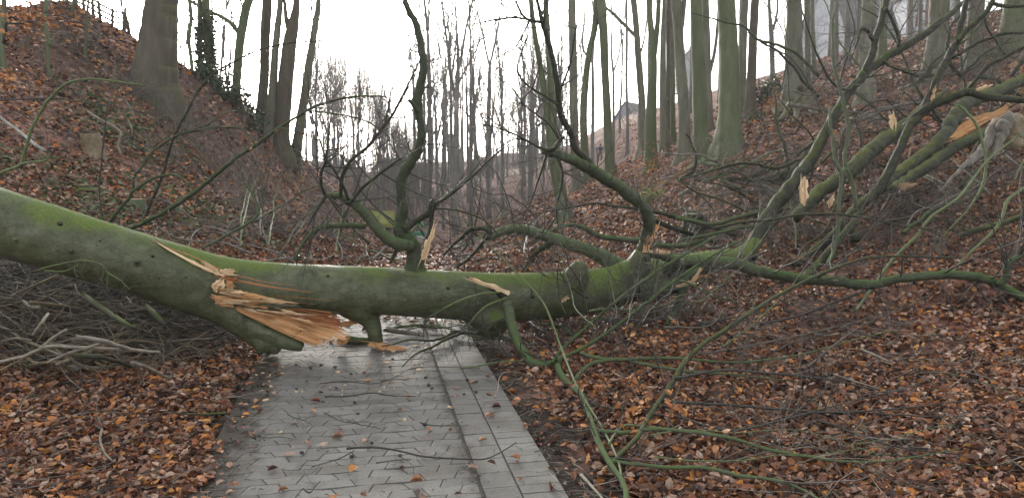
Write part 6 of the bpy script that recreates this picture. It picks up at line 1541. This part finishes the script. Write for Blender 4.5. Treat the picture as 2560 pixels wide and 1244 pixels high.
# ------------------------------------------------------------------ houses up the hill, hut and green machine in the valley
M['slate'] = plain('grey slate roof', (0.075, 0.075, 0.08), 0.7, 3, 0.3)
M['render'] = plain('pale render wall', (0.30, 0.32, 0.35), 0.8, 2, 0.15)
M['grey_wall'] = plain('grey clad wall', (0.13, 0.13, 0.135), 0.8, 3, 0.3)
M['glass'] = plain('dark window glass', (0.05, 0.06, 0.075), 0.2, 2, 0.2)
M['timber'] = plain('brown timber framing', (0.13, 0.055, 0.035), 0.7, 8, 0.3)
M['white'] = plain('white window frame', (0.6, 0.62, 0.64), 0.6, 4, 0.1)
def box(mb, c, s, m=0, rz=0.0):
    c = np.array(c, float); s = np.array(s, float) / 2
    k = np.array([[x, y, z] for z in (-1, 1) for y in (-1, 1) for x in (-1, 1)]) * s
    ca, sa = math.cos(rz), math.sin(rz)
    k = np.stack([k[:, 0] * ca - k[:, 1] * sa, k[:, 0] * sa + k[:, 1] * ca, k[:, 2]], 1)
    mb.add(k + c, [(0, 2, 3, 1), (4, 5, 7, 6), (0, 1, 5, 4), (2, 6, 7, 3), (0, 4, 6, 2), (1, 3, 7, 5)], m=m)
def house(label, px, py, Y, W, D, eave, ridge, rz, wall, roof, wins, gable=True, timber=False):
    b = P(px, py, Y)
    t = thing('house', label, 'house', tuple(b)); t.rotation_euler = (0, 0, 0)
    ca, sa = math.cos(rz), math.sin(rz)
    def L(x, y, z): return b + np.array([x * ca - y * sa, x * sa + y * ca, z])
    mb = MB()     # walls with two gables; gable faces the camera when gable is true
    w2, d2 = W / 2, D / 2
    if gable:
        v = [L(-w2, -d2, -2), L(w2, -d2, -2), L(w2, -d2, eave), L(0, -d2, ridge), L(-w2, -d2, eave), L(-w2, d2, -2), L(w2, d2, -2), L(w2, d2, eave), L(0, d2, ridge), L(-w2, d2, eave)]
        mb.add(v, [(1, 6, 7, 2), (5, 0, 4, 9)], [[0, 1, 2, 3, 4], [6, 5, 9, 8, 7]])
    else:
        v = [L(-w2, -d2, -2), L(w2, -d2, -2), L(w2, -d2, eave), L(w2, 0, ridge), L(w2, d2, eave), L(w2, d2, -2), L(-w2, d2, -2), L(-w2, d2, eave), L(-w2, 0, ridge), L(-w2, -d2, eave)]
        mb.add(v, [(0, 1, 2, 9), (5, 6, 7, 4)], [[1, 5, 4, 3, 2], [6, 0, 9, 8, 7]])
    mb.build('wall', M[wall], t, smooth=False)
    rb = MB(); o = 0.3; th = 0.18
    for s in (-1, 1):
        if gable:
            k = (ridge - eave) / w2
            q = [L(0, -d2 - o, ridge + 0.03), L(0, d2 + o, ridge + 0.03), L(s * (w2 + o), d2 + o, eave - k * o + 0.03), L(s * (w2 + o), -d2 - o, eave - k * o + 0.03)]
        else:
            k = (ridge - eave) / d2
            q = [L(-w2 - o, 0, ridge + 0.03), L(w2 + o, 0, ridge + 0.03), L(w2 + o, s * (d2 + o), eave - k * o + 0.03), L(-w2 - o, s * (d2 + o), eave - k * o + 0.03)]
        up = [p + np.array([0, 0, th]) for p in q]
        rb.add(np.array(q + up), [(0, 1, 2, 3), (4, 7, 6, 5), (0, 4, 5, 1), (1, 5, 6, 2), (2, 6, 7, 3), (3, 7, 4, 0)])
    ro = rb.build('roof', M[roof], t, smooth=False)
    for (x, z, ww, hh) in wins:
        mb = MB(); box(mb, L(x, -d2 - 0.03, z), (ww + 0.16, 0.08, hh + 0.16), 0, rz); fo = mb.build('window', M['white'], t, smooth=False)
        mb = MB(); box(mb, L(x, -d2 - 0.08, z), (ww, 0.03, hh), 0, rz); mb.build('pane', M['glass'], fo, smooth=False)
    if timber:
        for x in np.linspace(-w2 + 0.15, w2 - 0.15, 6):
            mb = MB(); top = ridge - (ridge - eave) * abs(x) / w2 if gable else eave
            box(mb, L(x, -d2 - 0.05, top / 2 - 0.3), (0.26, 0.12, max(0.4, top - 0.2)), 0, rz); mb.build('timber_post', M['timber'], t, smooth=False)
        for z in (eave * 0.45, eave):
            mb = MB(); box(mb, L(0, -d2 - 0.055, z), (W - 0.1, 0.13, 0.24), 0, rz); mb.build('timber_beam', M['timber'], t, smooth=False)
    return t
house('dark slate-roofed house on the hilltop behind the dim stems, pale strips of wall below', 2112, 160, 74, 5.2, 7, 2.6, 9.5, 0.25, 'render', 'slate', [(-1.2, 1.4, 0.8, 1.0), (1.2, 1.4, 0.8, 1.0)], gable=False)
house('half-timbered house with pale walls and brown beams at the top of the right bank', 2282, 75, 84, 5.4, 6, 3.0, 6.2, 0.1, 'render', 'slate', [(-1.3, 1.6, 0.7, 0.9), (0.9, 1.6, 0.7, 0.9)], timber=True)
house('grey-gabled house with a pale wall seen beside the beech with the heavy bough', 1576, 330, 116, 3.2, 5, 1.8, 4.2, -0.5, 'render', 'slate', [(0.6, 1.2, 0.6, 0.8)])
house('small blue-grey house glimpsed between trunks of the right-hand row', 1718, 195, 100, 3.0, 4, 2.0, 3.6, 0.1, 'render', 'slate', [(0, 1.2, 0.6, 0.7)])
house('faint pale building far up the valley under the crooked limb', 985, 470, 116, 3.6, 4, 2.6, 4.2, 0.2, 'grey_wall', 'render', [(-0.8, 1.2, 0.5, 0.7), (0.8, 1.2, 0.5, 0.7)], gable=False)
M['moss_roof'] = plain('yellow-green mossy roof', (0.20, 0.22, 0.05), 0.9, 3, 0.4)
house('little hut with a yellow-green mossy roof beyond the fallen trunk', 950, 588, 42, 1.0, 1.0, 0.72, 1.14, 0.2, 'grey_wall', 'moss_roof', [(0.12, 0.35, 0.16, 0.24)], gable=False)
M['green_paint'] = plain('bright green paint', (0.01, 0.30, 0.13), 0.5, 6, 0.2)
M['orange_paint'] = plain('orange painted bar', (0.5, 0.12, 0.03), 0.5, 6, 0.2)
b = P(1052, 592, 44)
t = thing('green_machine', 'small bright green slatted machine with a curved green pipe on top', 'machine', tuple(b))
mb = MB(); box(mb, b + [0, 0, 0.2], (0.85, 0.5, 0.22)); mb.build('body', M['green_paint'], t, smooth=False)
for k in range(3):
    mb = MB(); box(mb, b + [0, -0.27, 0.36 + 0.09 * k], (0.9, 0.04, 0.04)); mb.build('rail', M['orange_paint' if k == 1 else 'green_paint'], t, smooth=False)
for s in (-1, 1):
    mb = MB(); box(mb, b + [s * 0.38, -0.2, 0.3], (0.05, 0.06, 0.6)); mb.build('post', M['green_paint'], t, smooth=False)
    mb = MB(); tube(mb, np.array([b + [s * 0.28, -0.30, 0.08], b + [s * 0.28, -0.22, 0.08]]), np.array([0.09, 0.09]), 14); mb.build('wheel', M['dark_twig'], t)
mb = MB(); tube(mb, spline([b + [0.12, -0.05, 0.3], b + [0.14, -0.05, 0.62], b + [0.04, -0.05, 0.82], b + [-0.12, -0.05, 0.84]], 6), np.full(19, 0.06), 9); mb.build('pipe', M['green_paint'], t)

# ------------------------------------------------------------------ the walker on the slope
def person():
    Y = 78.0; b = P(1500, 404, Y); b[2] = h(b[0], b[1])
    t = thing('person', 'distant person in a dark blue jacket and dark trousers standing on the right slope', 'person', tuple(b))
    J = {'pelvis': (0, 0, 0.92), 'waist': (0, 0.01, 1.08), 'chest': (0, 0, 1.32), 'neck': (0.0, 0, 1.5), 'head': (0.03, -0.02, 1.62), 'crown': (0.03, -0.01, 1.76),
         'hipl': (-0.1, 0, 0.9), 'kneel': (-0.13, -0.05, 0.5), 'anklel': (-0.15, 0.02, 0.09), 'toel': (-0.16, -0.15, 0.03), 'hipr': (0.1, 0, 0.9), 'kneer': (0.12, -0.08, 0.5), 'ankler': (0.10, -0.02, 0.09), 'toer': (0.11, -0.19, 0.03),
         'shl': (-0.2, 0, 1.42), 'ell': (-0.27, 0.03, 1.14), 'wrl': (-0.2, -0.12, 0.95), 'handl': (-0.17, -0.17, 0.88), 'shr': (0.2, 0, 1.42), 'elr': (0.29, 0.02, 1.15), 'wrr': (0.18, -0.16, 1.08), 'handr': (0.12, -0.2, 1.06)}
    E = [('pelvis', 'waist'), ('waist', 'chest'), ('chest', 'neck'), ('neck', 'head'), ('head', 'crown'), ('pelvis', 'hipl'), ('hipl', 'kneel'), ('kneel', 'anklel'), ('anklel', 'toel'), ('pelvis', 'hipr'), ('hipr', 'kneer'), ('kneer', 'ankler'), ('ankler', 'toer'),
         ('chest', 'shl'), ('shl', 'ell'), ('ell', 'wrl'), ('wrl', 'handl'), ('chest', 'shr'), ('shr', 'elr'), ('elr', 'wrr'), ('wrr', 'handr')]
    RR = {'pelvis': .15, 'waist': .15, 'chest': .17, 'neck': .06, 'head': .1, 'crown': .07, 'hipl': .1, 'hipr': .1, 'kneel': .065, 'kneer': .065, 'anklel': .05, 'ankler': .05, 'toel': .04, 'toer': .04, 'shl': .08, 'shr': .08, 'ell': .06, 'elr': .06, 'wrl': .042, 'wrr': .042, 'handl': .04, 'handr': .04}
    names = list(J); me = bpy.data.meshes.new('body')
    me.from_pydata([Vector(J[n]) for n in names], [(names.index(a), names.index(c)) for a, c in E], [])
    o = bpy.data.objects.new('body', me); C.objects.link(o)
    sk = o.modifiers.new('skin', 'SKIN'); sv = me.skin_vertices[0].data
    for i, n in enumerate(names): sv[i].radius = (RR[n], RR[n]); sv[i].use_root = (n == 'pelvis')
    sb = o.modifiers.new('sub', 'SUBSURF'); sb.levels = 2; sb.render_levels = 2
    dg = bpy.context.evaluated_depsgraph_get()
    m2 = bpy.data.meshes.new_from_object(o.evaluated_get(dg)); o.modifiers.clear(); o.data = m2
    for m in (plain('dark blue jacket', (0.012, 0.022, 0.07), 0.7), plain('dark trousers', (0.018, 0.018, 0.024), 0.8), plain('skin', (0.4, 0.22, 0.16), 0.6)): m2.materials.append(m)
    for p in m2.polygons:
        z = p.center.z; x = abs(p.center.x)
        p.material_index = 2 if (z > 1.5 or (z < 1.12 and z > 0.84 and p.center.y < -0.13)) else (0 if z > 0.88 else 1)
        p.use_smooth = True
    o.parent = t
    hm = MB(); tube(hm, np.array([b + [0.03, 0.0, 1.63], b + [0.03, 0.01, 1.70], b + [0.03, 0.0, 1.77], b + [0.03, 0, 1.80]]), np.array([0.115, 0.12, 0.09, 0.03]), 10); hm.build('hair', M['dark_twig'], t)
person()

# ------------------------------------------------------------------ thin winter mist between the trees
bpy.context.view_layer.update()
zs = [(o.matrix_world @ Vector(c)).z for o in S.objects if o.type == 'MESH' for c in o.bound_box]
z0, z1 = min(zs) - 1.0, max(zs) + 1.0
hm, t, b = new_mat('pale mist')
t.nodes.remove(b)
pv = t.nodes.new('ShaderNodeVolumePrincipled')
pv.inputs['Color'].default_value = (0.95, 0.96, 0.98, 1)
pv.inputs['Density'].default_value = 0.0007
pv.inputs['Anisotropy'].default_value = 0.2
t.links.new(pv.outputs[0], t.nodes['Material Output'].inputs['Volume'])
mb = MB(); X_ = 1.12 * 235 + 8
mb.add([(x, y, z) for z in (z0, z1) for y in (-33, 243) for x in (-X_, X_)], [(0, 2, 3, 1), (4, 5, 7, 6), (0, 1, 5, 4), (2, 6, 7, 3), (0, 4, 6, 2), (1, 3, 7, 5)])
hz = mb.build('haze', hm, smooth=False)
tag(hz, 'thin pale mist filling the valley between the trees', None, None, 'stuff')
for o in S.objects:
    if '_w' in o: del o['_w']
